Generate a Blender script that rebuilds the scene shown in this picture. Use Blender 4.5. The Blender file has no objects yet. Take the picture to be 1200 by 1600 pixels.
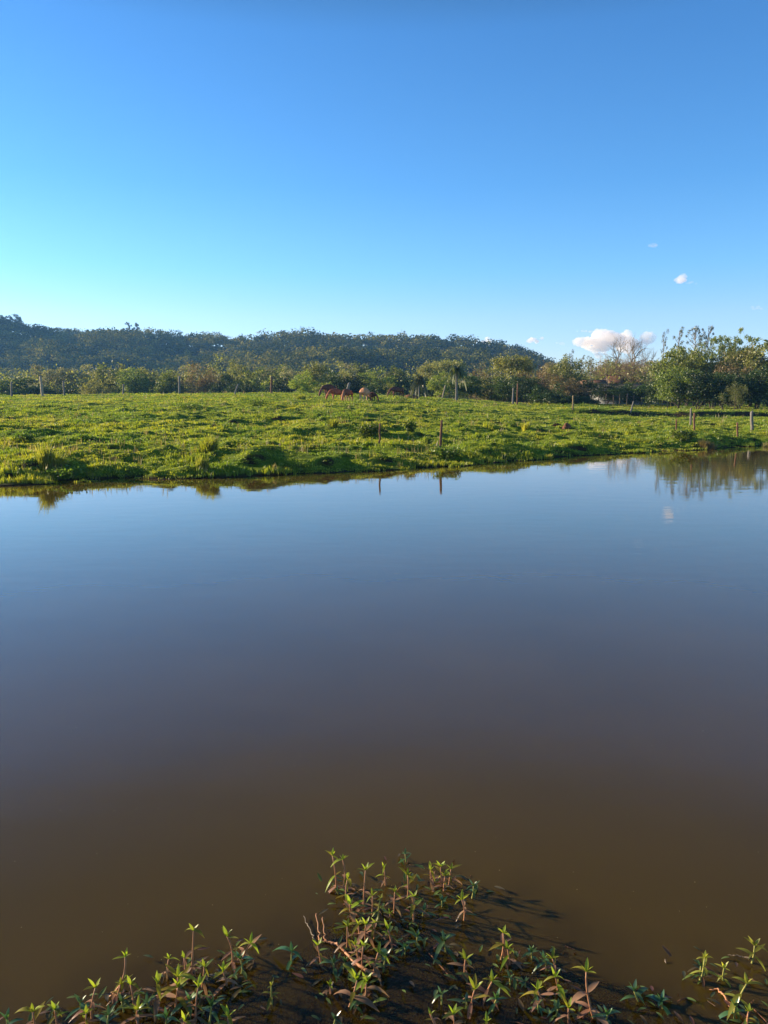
import bpy, math, random
import numpy as np
R = math.radians
scene = bpy.context.scene
COL = scene.collection

# ------------------------------------------------------------------ camera, sky, sun, exposure
PITCH = R(8.37)
FPX = 1203.0                      # focal length in pixels of the 1200 x 1600 photograph
CAM_Z = 2.0
cam_data = bpy.data.cameras.new('camera')
cam = bpy.data.objects.new('camera', cam_data)
COL.objects.link(cam)
cam.location = (0, 0, CAM_Z)
cam.rotation_euler = (math.pi / 2 - PITCH, 0, 0)
cam_data.sensor_fit = 'VERTICAL'
cam_data.angle = 2 * math.atan(800 / FPX)
cam_data.clip_start = 0.05
cam_data.clip_end = 20000
scene.camera = cam

SUN_AZ = R(70)                    # to the left of the view direction
SUN_EL = R(13)
world = bpy.data.worlds.new('World')
scene.world = world
world.use_nodes = True
wn = world.node_tree.nodes
wl = world.node_tree.links
bg = wn['Background']
sky = wn.new('ShaderNodeTexSky')
sky.sky_type = 'NISHITA'
sky.sun_disc = False
sky.sun_elevation = SUN_EL
sky.sun_rotation = -SUN_AZ
sky.altitude = 300
sky.air_density = 1.0
sky.dust_density = 0.12
sky.ozone_density = 3.0
# the camera's rendering of the sky: deep blue above, pale cyan towards the horizon
tco = wn.new('ShaderNodeTexCoord'); sxyz = wn.new('ShaderNodeSeparateXYZ'); wl.new(tco.outputs['Generated'], sxyz.inputs[0])
tint = wn.new('ShaderNodeValToRGB')
_st = [(0.0, (.82, .57, .56)), (.10, (.76, .58, .56)), (.155, (.55, .57, .535)), (.25, (.37, .49, .51)), (.40, (.29, .43, .48)), (.47, (.17, .235, .24)), (.55, (.115, .15, .14)), (1.0, (.14, .18, .18))]
while len(tint.color_ramp.elements) < len(_st): tint.color_ramp.elements.new(0.5)
for e, (p_, c_) in zip(tint.color_ramp.elements, _st):
    e.position = p_; e.color = (*c_, 1)
wl.new(sxyz.outputs['Z'], tint.inputs[0])
grade = wn.new('ShaderNodeMix')
grade.data_type = 'RGBA'
grade.blend_type = 'MULTIPLY'
grade.inputs['Factor'].default_value = 1.0
wl.new(sky.outputs[0], grade.inputs['A'])
wl.new(tint.outputs[0], grade.inputs['B'])
g2 = wn.new('ShaderNodeMix'); g2.data_type = 'RGBA'; g2.blend_type = 'MULTIPLY'; g2.inputs['Factor'].default_value = 1.0
g2.inputs['B'].default_value = (0.67 * 2, 0.935 * 2, 1.22 * 2, 1)
wl.new(grade.outputs['Result'], g2.inputs['A'])
wl.new(g2.outputs['Result'], bg.inputs[0])
bg.inputs[1].default_value = 0.076

sun_data = bpy.data.lights.new('sun', 'SUN')
sun_data.energy = 5.0
sun_data.angle = R(0.9)
sun_data.color = (1.0, 0.80, 0.55)
sun = bpy.data.objects.new('sun', sun_data)
COL.objects.link(sun)
from mathutils import Vector, Matrix, Quaternion
SUN_DIR = Vector((-math.sin(SUN_AZ) * math.cos(SUN_EL), math.cos(SUN_AZ) * math.cos(SUN_EL), math.sin(SUN_EL)))
sun.rotation_euler = SUN_DIR.to_track_quat('Z', 'Y').to_euler()
sun.location = (-60, 20, 60)

scene.view_settings.view_transform = 'Standard'
scene.view_settings.look = 'None'
scene.view_settings.exposure = 1.5
scene.view_settings.gamma = 1
scene.render.resolution_x = 768
scene.render.resolution_y = 1024
scene.cycles.max_bounces = 14
scene.cycles.diffuse_bounces = 3
scene.cycles.glossy_bounces = 3
scene.cycles.transmission_bounces = 4
scene.cycles.volume_bounces = 12
scene.cycles.transparent_max_bounces = 12
scene.cycles.use_denoising = True

# ------------------------------------------------------------------ helpers
def smooth(a, b, x):
    t = np.clip((np.asarray(x, float) - a) / (b - a), 0, 1)
    return t * t * (3 - 2 * t)

def hash2(ix, iy, seed):
    h = (ix.astype(np.int64) * 374761393 + iy.astype(np.int64) * 668265263 + seed * 1274126177) & 0xFFFFFFFF
    h = ((h ^ (h >> 13)) * 1274126177) & 0xFFFFFFFF
    h = h ^ (h >> 16)
    return (h & 0xFFFFFF) / float(0xFFFFFF)

def vnoise(x, y, seed=0):
    x = np.asarray(x, float); y = np.asarray(y, float)
    ix = np.floor(x).astype(np.int64); iy = np.floor(y).astype(np.int64)
    fx = x - ix; fy = y - iy
    fx = fx * fx * (3 - 2 * fx); fy = fy * fy * (3 - 2 * fy)
    a = hash2(ix, iy, seed); b = hash2(ix + 1, iy, seed)
    c = hash2(ix, iy + 1, seed); d = hash2(ix + 1, iy + 1, seed)
    return (a * (1 - fx) + b * fx) * (1 - fy) + (c * (1 - fx) + d * fx) * fy

def fbm(x, y, seed=0, octaves=3):
    s = 0; a = 1; t = 0
    for k in range(octaves):
        s = s + a * vnoise(x * 2 ** k, y * 2 ** k, seed + k * 17)
        t += a; a *= 0.5
    return s / t

CP, SP = math.cos(PITCH), math.sin(PITCH)
def ray(px, py):
    u = (px - 600) / FPX; v = (800 - py) / FPX
    return u, CP + v * SP, -SP + v * CP
def at(px, py, Y):
    """The point at forward distance Y that the photograph shows at px, py."""
    a, b, c = ray(px, py); t = Y / b
    return Vector((a * t, Y, CAM_Z + c * t))

# far shoreline, world coordinates
_sh = []
for px, py in [(0, 757), (100, 755), (200, 750), (300, 747), (400, 744), (500, 741), (600, 736), (700, 730), (800, 722), (850, 718),
               (900, 712), (1000, 708), (1100, 703), (1200, 697)]:
    a, b, c = ray(px, py); t = -CAM_Z / c
    _sh.append((a * t, b * t))
_sh = [(-60, 2), (-25, 12.5)] + _sh + [(26, 38), (60, 52)]
SHX = np.array([p[0] for p in _sh]); SHY = np.array([p[1] for p in _sh])
def shore(x):
    return np.interp(x, SHX, SHY)

_U = lambda px: (px - 600) / FPX / (CP)
CREST_U = np.array([_U(p) for p in (-600, 0, 300, 420, 600, 650, 700, 750, 800, 850, 900, 950, 1000, 1060, 1300)])
CREST_P = np.array([617, 619, 617, 615, 619, 621, 624, 627, 630.5, 634, 638.5, 642, 645, 645.5, 645.5])
CREST_Z = 2.0 - (CREST_P - 623.5) / FPX * 85
RIDGE_U = np.array([_U(p) for p in (-1500, -600, -300, -110, 0, 60, 150, 200, 300, 400, 500, 560, 650, 720, 770, 810, 850, 900, 960, 1100, 1500)])
RIDGE_P = np.array([375, 400, 425, 474, 505, 509, 519, 522, 528, 533, 530, 533, 537, 540, 548, 555, 574, 600, 612, 612, 600])  # leftmost heights: unseen hill outside the frame, raised to shade the ridge's left end
RIDGE_D = 560.0
RIDGE_Z = np.maximum(2 + (623.5 - RIDGE_P) / FPX * RIDGE_D - 8.5, 0.8)

def ground(x, y, fine=True):
    x = np.asarray(x, float); y = np.asarray(y, float)
    yc = np.maximum(y, 4.0); u = x / yc
    d = (y - shore(x)) * 0.9
    d = d + (fbm(x * 0.45, y * 0.45, 5, 3) - 0.5) * 1.1 * smooth(6, 12, y)
    bank = np.where(d < 0, np.maximum(d * 0.4, -0.7), 0.34 * smooth(0, 1.9, d))
    t = np.clip((y - shore(x)) / np.maximum(85 - shore(x), 5), 0, 1)
    Hc = np.interp(u, CREST_U, CREST_Z)
    rise = (Hc - 0.34) * t ** 1.12
    fall = smooth(88, 122, y)
    land = bank + np.where(d > 0, rise, 0) * (1 - fall) + fall * 0.22
    # plain beyond, gently rising
    land = land + smooth(120, 260, y) * 0.8
    # low cut bank along the flat part
    land = land + .5 * smooth(65.7, 66.5, y + (vnoise(x * .3, y * 0, 3) - .5) * 1.2) * smooth(.19, .27, u)
    # wooded ridge
    start = np.interp(u, [-1, -0.5, -0.2, 0.2, 0.6], [330, 330, 290, 270, 300])
    rt = np.clip((y - start) / (RIDGE_D - start), 0, 1)
    land = land + np.interp(u, RIDGE_U, RIDGE_Z) * (rt ** 1.15) * (1 - 0.25 * smooth(600, 880, y))
    land = land + smooth(300, 380, y) * (fbm(x / 55, y / 75, 9, 3) - 0.5) * 17
    # bare brown hill behind the farm
    land = land + 15.5 * np.exp(-(((x - 125) / 21) ** 2 + ((y - 370) / 60) ** 2))
    # near bank the camera stands on
    near = 0.34 - 0.34 * smooth(-0.5, 1.25, y) - 0.09 * smooth(1.2, 2.6, y) - 0.55 * smooth(2.4, 6.5, y)
    z = np.where(y < 9, np.where(y < 7, near, near * (1 - smooth(7, 9, y)) + land * smooth(7, 9, y)), land)
    if fine:
        on = smooth(0.0, 0.7, d) * smooth(10, 12, y) * (1 - .5 * smooth(52, 68, y)) * (1 - smooth(115, 150, y))
        h = fbm(x * 0.55 + 3, y * 0.62, 21, 3)
        h2 = vnoise(x * 1.9, y * 2.3, 33)
        h3 = vnoise(x * 4.3, y * 4.9, 41)
        big = fbm(x * 0.16, y * 0.17, 55, 2)
        z = z + on * ((h - 0.5) * 0.46 + (h2 - 0.5) * 0.20 * (0.4 + h) + (h3 - 0.5) * 0.08 + (big - 0.5) * 0.26)
        edge = smooth(-0.3, 0.1, d) * (1 - smooth(0.5, 1.2, d)) * smooth(10, 12, y)
        z = z + edge * (vnoise(x * 2.2, y * 2.2, 77) - 0.4) * 0.10
    return z

def gz(x, y):
    return float(ground(np.array([x]), np.array([y]))[0])

def on_ground(px, py, y0=12, y1=160):
    """First point of the ground that the photograph shows at px, py."""
    ys = np.arange(y0, y1, 0.15)
    a, b, c = ray(px, py)
    xs = a * ys / b; zs = CAM_Z + c * ys / b
    g = ground(xs, ys)
    hit = np.nonzero(g >= zs)[0]
    i = hit[0] if len(hit) else int(np.argmin(zs - g))
    return float(xs[i]), float(ys[i]), float(g[i])

def mesh_np(name, verts, faces, smooth_shade=False, face_mat=None):
    """verts (n,3); faces (m,k) int array, or a list of such arrays."""
    me = bpy.data.meshes.new(name)
    fl = faces if isinstance(faces, list) else [faces]
    fl = [np.asarray(f, np.int32) for f in fl if len(f)]
    verts = np.asarray(verts, np.float32)
    me.vertices.add(len(verts)); me.vertices.foreach_set('co', verts.ravel())
    loops = np.concatenate([f.ravel() for f in fl])
    sizes = np.concatenate([np.full(len(f), f.shape[1], np.int32) for f in fl])
    starts = np.concatenate([[0], np.cumsum(sizes)[:-1]]).astype(np.int32)
    me.loops.add(len(loops)); me.loops.foreach_set('vertex_index', loops)
    me.polygons.add(len(sizes)); me.polygons.foreach_set('loop_start', starts)
    if face_mat is not None:
        me.polygons.foreach_set('material_index', np.asarray(face_mat, np.int32))
    me.update(calc_edges=True)
    if smooth_shade:
        me.polygons.foreach_set('use_smooth', np.ones(len(sizes), bool))
    return me

def link(name, me, mat=None, parent=None):
    o = bpy.data.objects.new(name, me)
    COL.objects.link(o)
    if mat is not None and me is not None and not me.materials:
        for m in (mat if isinstance(mat, (list, tuple)) else [mat]):
            me.materials.append(m)
    if parent: o.parent = parent
    return o

def tag(o, label=None, cat=None, group=None, kind=None):
    if label: o['label'] = label
    if cat: o['category'] = cat
    if group: o['group'] = group
    if kind: o['kind'] = kind
    return o

def empty(name, loc, rz=0.0, scale=1.0):
    o = bpy.data.objects.new(name, None)
    COL.objects.link(o)
    o.empty_display_size = 0.2
    o.location = loc; o.rotation_euler = (0, 0, rz)
    o.scale = (scale,) * 3 if not isinstance(scale, (tuple, list)) else scale
    return o

def copy_tree(o, parent=None):
    c = o.copy(); COL.objects.link(c)
    if parent: c.parent = parent
    for ch in list(o.children):
        copy_tree(ch, c)
    return c

class Geo:
    """Collects tubes, boxes and polygons into one mesh."""
    def __init__(self): self.v = []; self.f3 = []; self.f4 = []; self.n = 0
    def add(self, v, f):
        v = np.asarray(v, float); f = np.asarray(f, int) + self.n
        self.v.append(v); self.n += len(v)
        (self.f4 if f.shape[1] == 4 else self.f3).append(f)
    def tube(self, pts, rad, sides=6, cap=True):
        pts = np.asarray(pts, float); n = len(pts)
        rad = np.broadcast_to(np.asarray(rad, float), (n,))
        tan = np.gradient(pts, axis=0); tan /= np.linalg.norm(tan, axis=1)[:, None] + 1e-9
        ref = np.array([0.31, 0.17, 0.93]) if abs(tan[0, 2]) < 0.8 else np.array([0.95, 0.2, 0.1])
        s = np.cross(tan, ref); s /= np.linalg.norm(s, axis=1)[:, None] + 1e-9
        t = np.cross(tan, s)
        a = np.arange(sides) * 2 * np.pi / sides
        ring = (np.cos(a)[None, :, None] * s[:, None, :] + np.sin(a)[None, :, None] * t[:, None, :]) * rad[:, None, None]
        v = (pts[:, None, :] + ring).reshape(-1, 3)
        i = np.arange(n - 1)[:, None] * sides; j = np.arange(sides)[None, :]; k = (j + 1) % sides
        f = np.stack([i + j, i + k, i + sides + k, i + sides + j], -1).reshape(-1, 4)
        base = self.n
        self.add(v, f)
        if cap:
            c = np.array([pts[0], pts[-1]]); cb = self.n
            self.v.append(c); self.n += 2
            j = np.arange(sides); k = (j + 1) % sides
            self.f3.append(np.stack([np.full(sides, cb), base + k, base + j], -1))
            e = base + (n - 1) * sides
            self.f3.append(np.stack([np.full(sides, cb + 1), e + j, e + k], -1))
    def box(self, c, s, rot=None):
        c = np.asarray(c, float); s = np.asarray(s, float) / 2
        v = np.array([[x, y, z] for x in (-1, 1) for y in (-1, 1) for z in (-1, 1)], float) * s
        if rot is not None: v = v @ np.array(rot).T
        f = [[0, 1, 3, 2], [4, 6, 7, 5], [0, 4, 5, 1], [2, 3, 7, 6], [0, 2, 6, 4], [1, 5, 7, 3]]
        self.add(v + c, f)
    def poly4(self, quads):
        q = np.asarray(quads, float).reshape(-1, 3)
        self.add(q, np.arange(len(q)).reshape(-1, 4))
    def mesh(self, name, smooth_shade=True):
        v = np.concatenate(self.v); fs = []
        if self.f4: fs.append(np.concatenate(self.f4))
        if self.f3: fs.append(np.concatenate(self.f3))
        return mesh_np(name, v, fs, smooth_shade)

# ------------------------------------------------------------------ materials
def new_mat(name):
    m = bpy.data.materials.new(name); m.use_nodes = True
    nt = m.node_tree; nt.nodes.clear()
    out = nt.nodes.new('ShaderNodeOutputMaterial')
    return m, nt, out
def node(nt, kind, **kw):
    n = nt.nodes.new(kind)
    for k, v in kw.items():
        if k in n.inputs: n.inputs[k].default_value = v
        else: setattr(n, k, v)
    return n
def ramp(nt, src, stops):
    r = nt.nodes.new('ShaderNodeValToRGB')
    while len(r.color_ramp.elements) < len(stops): r.color_ramp.elements.new(0.5)
    for e, (p, c) in zip(r.color_ramp.elements, stops):
        e.position = p; e.color = (*c, 1)
    nt.links.new(src, r.inputs[0])
    return r.outputs[0]

def leaf_mat(name, c0, c1, c2, trans=0.4, gloss=0.04, rough=0.5, obj_var=0.35, patch=0.0):
    """Leaves: colour varies per leaf, and per plant; part of the light goes through."""
    m, nt, out = new_mat(name)
    geo = node(nt, 'ShaderNodeNewGeometry')
    col = ramp(nt, geo.outputs['Random Per Island'], [(0.0, c0), (0.5, c1), (1.0, c2)])
    oi = node(nt, 'ShaderNodeObjectInfo')
    mp = node(nt, 'ShaderNodeMapRange'); mp.inputs['To Min'].default_value = 1 - obj_var; mp.inputs['To Max'].default_value = 1 + obj_var
    nt.links.new(oi.outputs['Random'], mp.inputs['Value'])
    hs = node(nt, 'ShaderNodeHueSaturation')
    nt.links.new(col, hs.inputs['Color']); nt.links.new(mp.outputs[0], hs.inputs['Value'])
    mp2 = node(nt, 'ShaderNodeMapRange'); mp2.inputs['To Min'].default_value = 0.488; mp2.inputs['To Max'].default_value = 0.512
    mu = node(nt, 'ShaderNodeMath', operation='MULTIPLY'); mu.inputs[1].default_value = 7.31
    fr = node(nt, 'ShaderNodeMath', operation='FRACT')
    nt.links.new(oi.outputs['Random'], mu.inputs[0]); nt.links.new(mu.outputs[0], fr.inputs[0]); nt.links.new(fr.outputs[0], mp2.inputs['Value'])
    nt.links.new(mp2.outputs[0], hs.inputs['Hue'])
    c = hs.outputs[0]
    if patch:
        tc = node(nt, 'ShaderNodeNewGeometry')
        nz = node(nt, 'ShaderNodeTexNoise', Scale=patch, Detail=3.0)
        nt.links.new(tc.outputs['Position'], nz.inputs['Vector'])
        f = ramp(nt, nz.outputs['Fac'], [(0.40, (0.35, 0.45, 0.50)), (0.5, (.75, .8, .8)), (0.60, (1.7, 1.5, 1.15))] if patch < .2 else [(0.35, (0.62, 0.78, 0.8)), (0.5, (1, 1, 1)), (0.66, (1.25, 1.08, 1.0))])  # broad patches paint sunlit warm and shaded bluish clusters into the ridge leaves
        mx = node(nt, 'ShaderNodeMix', data_type='RGBA', blend_type='MULTIPLY'); mx.inputs['Factor'].default_value = 1
        nt.links.new(c, mx.inputs['A']); nt.links.new(f, mx.inputs['B']); c = mx.outputs['Result']
    d = node(nt, 'ShaderNodeBsdfDiffuse'); t = node(nt, 'ShaderNodeBsdfTranslucent')
    nt.links.new(c, d.inputs['Color'])
    g2 = node(nt, 'ShaderNodeMix', data_type='RGBA', blend_type='MULTIPLY'); g2.inputs['Factor'].default_value = 1
    g2.inputs['B'].default_value = (1.45, 1.4, 0.65, 1)
    nt.links.new(c, g2.inputs['A']); nt.links.new(g2.outputs['Result'], t.inputs['Color'])
    mx = node(nt, 'ShaderNodeMixShader'); mx.inputs[0].default_value = trans
    nt.links.new(d.outputs[0], mx.inputs[1]); nt.links.new(t.outputs[0], mx.inputs[2])
    gl = node(nt, 'ShaderNodeBsdfGlossy', Roughness=rough)
    m2 = node(nt, 'ShaderNodeMixShader'); m2.inputs[0].default_value = gloss
    nt.links.new(mx.outputs[0], m2.inputs[1]); nt.links.new(gl.outputs[0], m2.inputs[2])
    nt.links.new(m2.outputs[0], out.inputs[0])
    return m

def rough_mat(name, stops, scale=6.0, rough=0.9, bump=0.3, stretch=(1, 1, 1), spec=0.2, detail=5.0, world_space=False):
    m, nt, out = new_mat(name)
    tc = node(nt, 'ShaderNodeTexCoord')
    mp = node(nt, 'ShaderNodeMapping'); mp.inputs['Scale'].default_value = stretch
    if world_space:
        g = node(nt, 'ShaderNodeNewGeometry'); nt.links.new(g.outputs['Position'], mp.inputs['Vector'])
    else:
        nt.links.new(tc.outputs['Object'], mp.inputs['Vector'])
    nz = node(nt, 'ShaderNodeTexNoise', Scale=scale, Detail=detail, Roughness=0.65)
    nt.links.new(mp.outputs[0], nz.inputs['Vector'])
    c = ramp(nt, nz.outputs['Fac'], stops)
    b = node(nt, 'ShaderNodeBsdfPrincipled', Roughness=rough)
    b.inputs['Specular IOR Level'].default_value = spec
    nt.links.new(c, b.inputs['Base Color'])
    if bump:
        bp = node(nt, 'ShaderNodeBump', Strength=bump, Distance=0.05)
        nt.links.new(nz.outputs['Fac'], bp.inputs['Height']); nt.links.new(bp.outputs[0], b.inputs['Normal'])
    nt.links.new(b.outputs[0], out.inputs[0])
    return m

M = {}
M['green'] = leaf_mat('leaf_green', (0.069, 0.102, 0.024), (0.138, 0.185, 0.039), (0.240, 0.277, 0.053))
M['dark'] = leaf_mat('leaf_dark_green', (.022, .045, .015), (.040, .073, .022), (.069, .110, .030), trans=.3)
M['olive'] = leaf_mat('leaf_olive', (.099, .114, .035), (.189, .202, .059), (.297, .297, .090))
M['yellow'] = leaf_mat('leaf_yellow_green', (.127, .171, .030), (.216, .267, .045), (.297, .342, .067))
M['grey'] = leaf_mat('leaf_grey_green', (.147, .152, .090), (.260, .253, .144), (.370, .338, .203), trans=.3)
M['brown'] = leaf_mat('leaf_brown', (.123, .087, .043), (.210, .145, .072), (.290, .210, .102), trans=.3)
M['euc'] = leaf_mat('leaf_eucalypt', (.052, .072, .046), (.091, .111, .068), (.143, .163, .098), trans=.3, gloss=.08)
M['palm'] = leaf_mat('leaf_palm', (.088, .117, .038), (.161, .191, .065), (.242, .249, .103), trans=.3, gloss=.1)
M['ridge'] = leaf_mat('leaf_ridge_forest', (.075, .092, .025), (.115, .125, .033), (.163, .160, .043), trans=.15, gloss=0, patch=.04)  # patch puts lit and shaded crown clusters into the leaf colour
M['ridge_tree'] = leaf_mat('leaf_ridge_tree', (.030, .045, .020), (.055, .075, .026), (.090, .105, .040), trans=.25)
M['grass'] = leaf_mat('grass_blades', (.143, .204, .013), (.253, .308, .022), (.396, .402, .044), trans=.5, obj_var=0, patch=.35)
M['weed'] = leaf_mat('weed_leaves', (.075, .14, .020), (.12, .19, .028), (.19, .25, .040), trans=.5)
M['tuft'] = leaf_mat('tall_grass', (.20, .24, .030), (.30, .33, .045), (.42, .41, .10), trans=.6)
M['dry'] = leaf_mat('dry_grass', (.18, .16, .06), (.26, .22, .09), (.33, .27, .13), trans=.45)
M['sprig'] = leaf_mat('waterweed_leaves', (.24, .20, .03), (.22, .32, .025), (.46, .46, .08), trans=.5, gloss=.035, rough=.4, obj_var=.25)
M['sprig_dark'] = leaf_mat('waterweed_dark_leaves', (.039, .098, .033), (.065, .143, .046), (.117, .195, .065), trans=.3, gloss=.08, rough=.3)
M['sprig_pink'] = leaf_mat('waterweed_pink_leaves', (.20, .09, .06), (.30, .17, .11), (.38, .26, .16), trans=.35, gloss=.03, rough=.4)
M['bark'] = rough_mat('bark', [(.3, (.045, .035, .026)), (.7, (.12, .095, .07))], scale=9, stretch=(3, 3, .6))
M['bark_pale'] = rough_mat('pale_bark', [(.3, (.20, .15, .10)), (.7, (.42, .34, .24))], scale=7, stretch=(3, 3, .6))
M['bark_gold'] = rough_mat('golden_bare_bark', [(.3, (.16, .115, .06)), (.7, (.30, .22, .12))], scale=7)
M['twig'] = rough_mat('grey_twig_bark', [(.3, (.15, .13, .10)), (.7, (.30, .26, .20))], scale=7)
M['post'] = rough_mat('weathered_post_wood', [(.3, (.07, .055, .042)), (.55, (.15, .12, .09)), (.75, (.26, .21, .16))], scale=14, stretch=(6, 6, .5), bump=.8)
M['post_red'] = rough_mat('red_brown_post_wood', [(.3, (.10, .05, .032)), (.7, (.26, .14, .09))], scale=14, stretch=(6, 6, .5), bump=.8)
M['post_pale'] = rough_mat('pale_post_wood', [(.3, (.28, .23, .17)), (.7, (.48, .41, .31))], scale=14, stretch=(6, 6, .5), bump=.8)
M['post_grey'] = rough_mat('grey_post_wood', [(.3, (.13, .12, .11)), (.7, (.27, .25, .23))], scale=14, stretch=(6, 6, .5), bump=.8)
M['stem'] = rough_mat('waterweed_stem', [(.3, (.36, .15, .075)), (.7, (.50, .27, .14))], scale=30, bump=.1, rough=.5)
M['stem_green'] = rough_mat('waterweed_green_stem', [(.3, (.20, .22, .05)), (.7, (.34, .30, .09))], scale=30, bump=.1, rough=.5)
M['rot'] = leaf_mat('submerged_leaves', (.030, .014, .006), (.075, .035, .012), (.15, .075, .02), trans=.2, obj_var=0)
M['float'] = leaf_mat('loose_waterweed_leaves', (.16, .07, .04), (.06, .10, .03), (.14, .22, .04), trans=.35, gloss=.07, rough=.35, obj_var=0)
HAZE = True
# ------------------------------------------------------------------ the setting: ground, water, haze, clouds
def grid_faces(nr, nc):
    i = np.arange(nr - 1)[:, None] * nc; j = np.arange(nc - 1)[None, :]
    return np.stack([i + j, i + j + 1, i + nc + j + 1, i + nc + j], -1).reshape(-1, 4)

def build_ground():
    ys = np.concatenate([np.linspace(-60, -1, 12), np.linspace(-0.8, 10, 44), np.linspace(10.3, 15.8, 18), np.arange(16, 40, .085),
                         np.arange(40, 92, .17), np.arange(92, 150, 1.0), np.linspace(151, 900, 190)])
    half = np.interp(ys, [-60, 0, 14, 20, 100, 300, 900], [70, 40, 42, 46, 120, 300, 860])
    s = np.linspace(-1, 1, 720)
    s = np.sign(s) * (0.42 * np.abs(s) + 0.58 * np.abs(s) ** 3.5)
    X = s[None, :] * half[:, None]; Y = np.repeat(ys[:, None], len(s), 1)
    X = X + 0
    Z = ground(X, Y)
    me = mesh_np('ground', np.stack([X, Y, Z], -1).reshape(-1, 3), grid_faces(*X.shape), True)
    m, nt, out = new_mat('pasture_ground')
    g = node(nt, 'ShaderNodeNewGeometry')
    sp = node(nt, 'ShaderNodeSeparateXYZ'); nt.links.new(g.outputs['Position'], sp.inputs[0])
    n1 = node(nt, 'ShaderNodeTexNoise', Scale=1.3, Detail=6.0, Roughness=0.7); nt.links.new(g.outputs['Position'], n1.inputs['Vector'])
    n2 = node(nt, 'ShaderNodeTexNoise', Scale=.28, Detail=4.0); nt.links.new(g.outputs['Position'], n2.inputs['Vector'])
    gr = ramp(nt, n1.outputs['Fac'], [(.28, (.10, .11, .022)), (.42, (.13, .19, .014)), (.58, (.19, .25, .018)), (.75, (.28, .29, .05))])
    dr = ramp(nt, n2.outputs['Fac'], [(.35, (.82, .95, .9)), (.55, (1, 1, 1)), (.72, (1.22, 1.05, 1.0))])
    mx = node(nt, 'ShaderNodeMix', data_type='RGBA', blend_type='MULTIPLY'); mx.inputs['Factor'].default_value = 1
    nt.links.new(gr, mx.inputs['A']); nt.links.new(dr, mx.inputs['B'])
    # mud below and at the water's edge
    mud = ramp(nt, n1.outputs['Fac'], [(.3, (.022, .013, .007)), (.7, (.07, .045, .022))])
    mr = node(nt, 'ShaderNodeMapRange'); mr.inputs['From Min'].default_value = 0.02; mr.inputs['From Max'].default_value = 0.10
    nt.links.new(sp.outputs['Z'], mr.inputs['Value'])
    m2 = node(nt, 'ShaderNodeMix', data_type='RGBA'); nt.links.new(mr.outputs[0], m2.inputs['Factor'])
    nt.links.new(mud, m2.inputs['A']); nt.links.new(mx.outputs['Result'], m2.inputs['B'])
    # forest floor on the hills
    m3 = node(nt, 'ShaderNodeMix', data_type='RGBA'); m3.inputs['B'].default_value = (.045, .042, .022, 1)
    mr3 = node(nt, 'ShaderNodeMapRange'); mr3.inputs['From Min'].default_value = 215; mr3.inputs['From Max'].default_value = 250
    nt.links.new(sp.outputs['Y'], mr3.inputs['Value']); nt.links.new(mr3.outputs[0], m3.inputs['Factor']); nt.links.new(m2.outputs['Result'], m3.inputs['A'])
    b = node(nt, 'ShaderNodeBsdfPrincipled', Roughness=.95); b.inputs['Specular IOR Level'].default_value = .1
    # bare earth where the ground is cut steep
    sn = node(nt, 'ShaderNodeSeparateXYZ'); nt.links.new(g.outputs['True Normal'], sn.inputs[0])
    ms = node(nt, 'ShaderNodeMapRange'); ms.inputs['From Min'].default_value = .88; ms.inputs['From Max'].default_value = .74
    nt.links.new(sn.outputs['Z'], ms.inputs['Value'])
    m5 = node(nt, 'ShaderNodeMix', data_type='RGBA'); nt.links.new(ms.outputs[0], m5.inputs['Factor'])
    nt.links.new(m3.outputs['Result'], m5.inputs['A']); nt.links.new(mud, m5.inputs['B'])
    nt.links.new(m5.outputs['Result'], b.inputs['Base Color'])
    n4 = node(nt, 'ShaderNodeTexNoise', Scale=9.0, Detail=6.0, Roughness=.75); nt.links.new(g.outputs['Position'], n4.inputs['Vector'])
    bp = node(nt, 'ShaderNodeBump', Strength=.9, Distance=.09)
    nt.links.new(n4.outputs['Fac'], bp.inputs['Height']); nt.links.new(bp.outputs[0], b.inputs['Normal'])
    nt.links.new(b.outputs[0], out.inputs[0])
    tag(link('ground', me, m), kind='structure')

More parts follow.
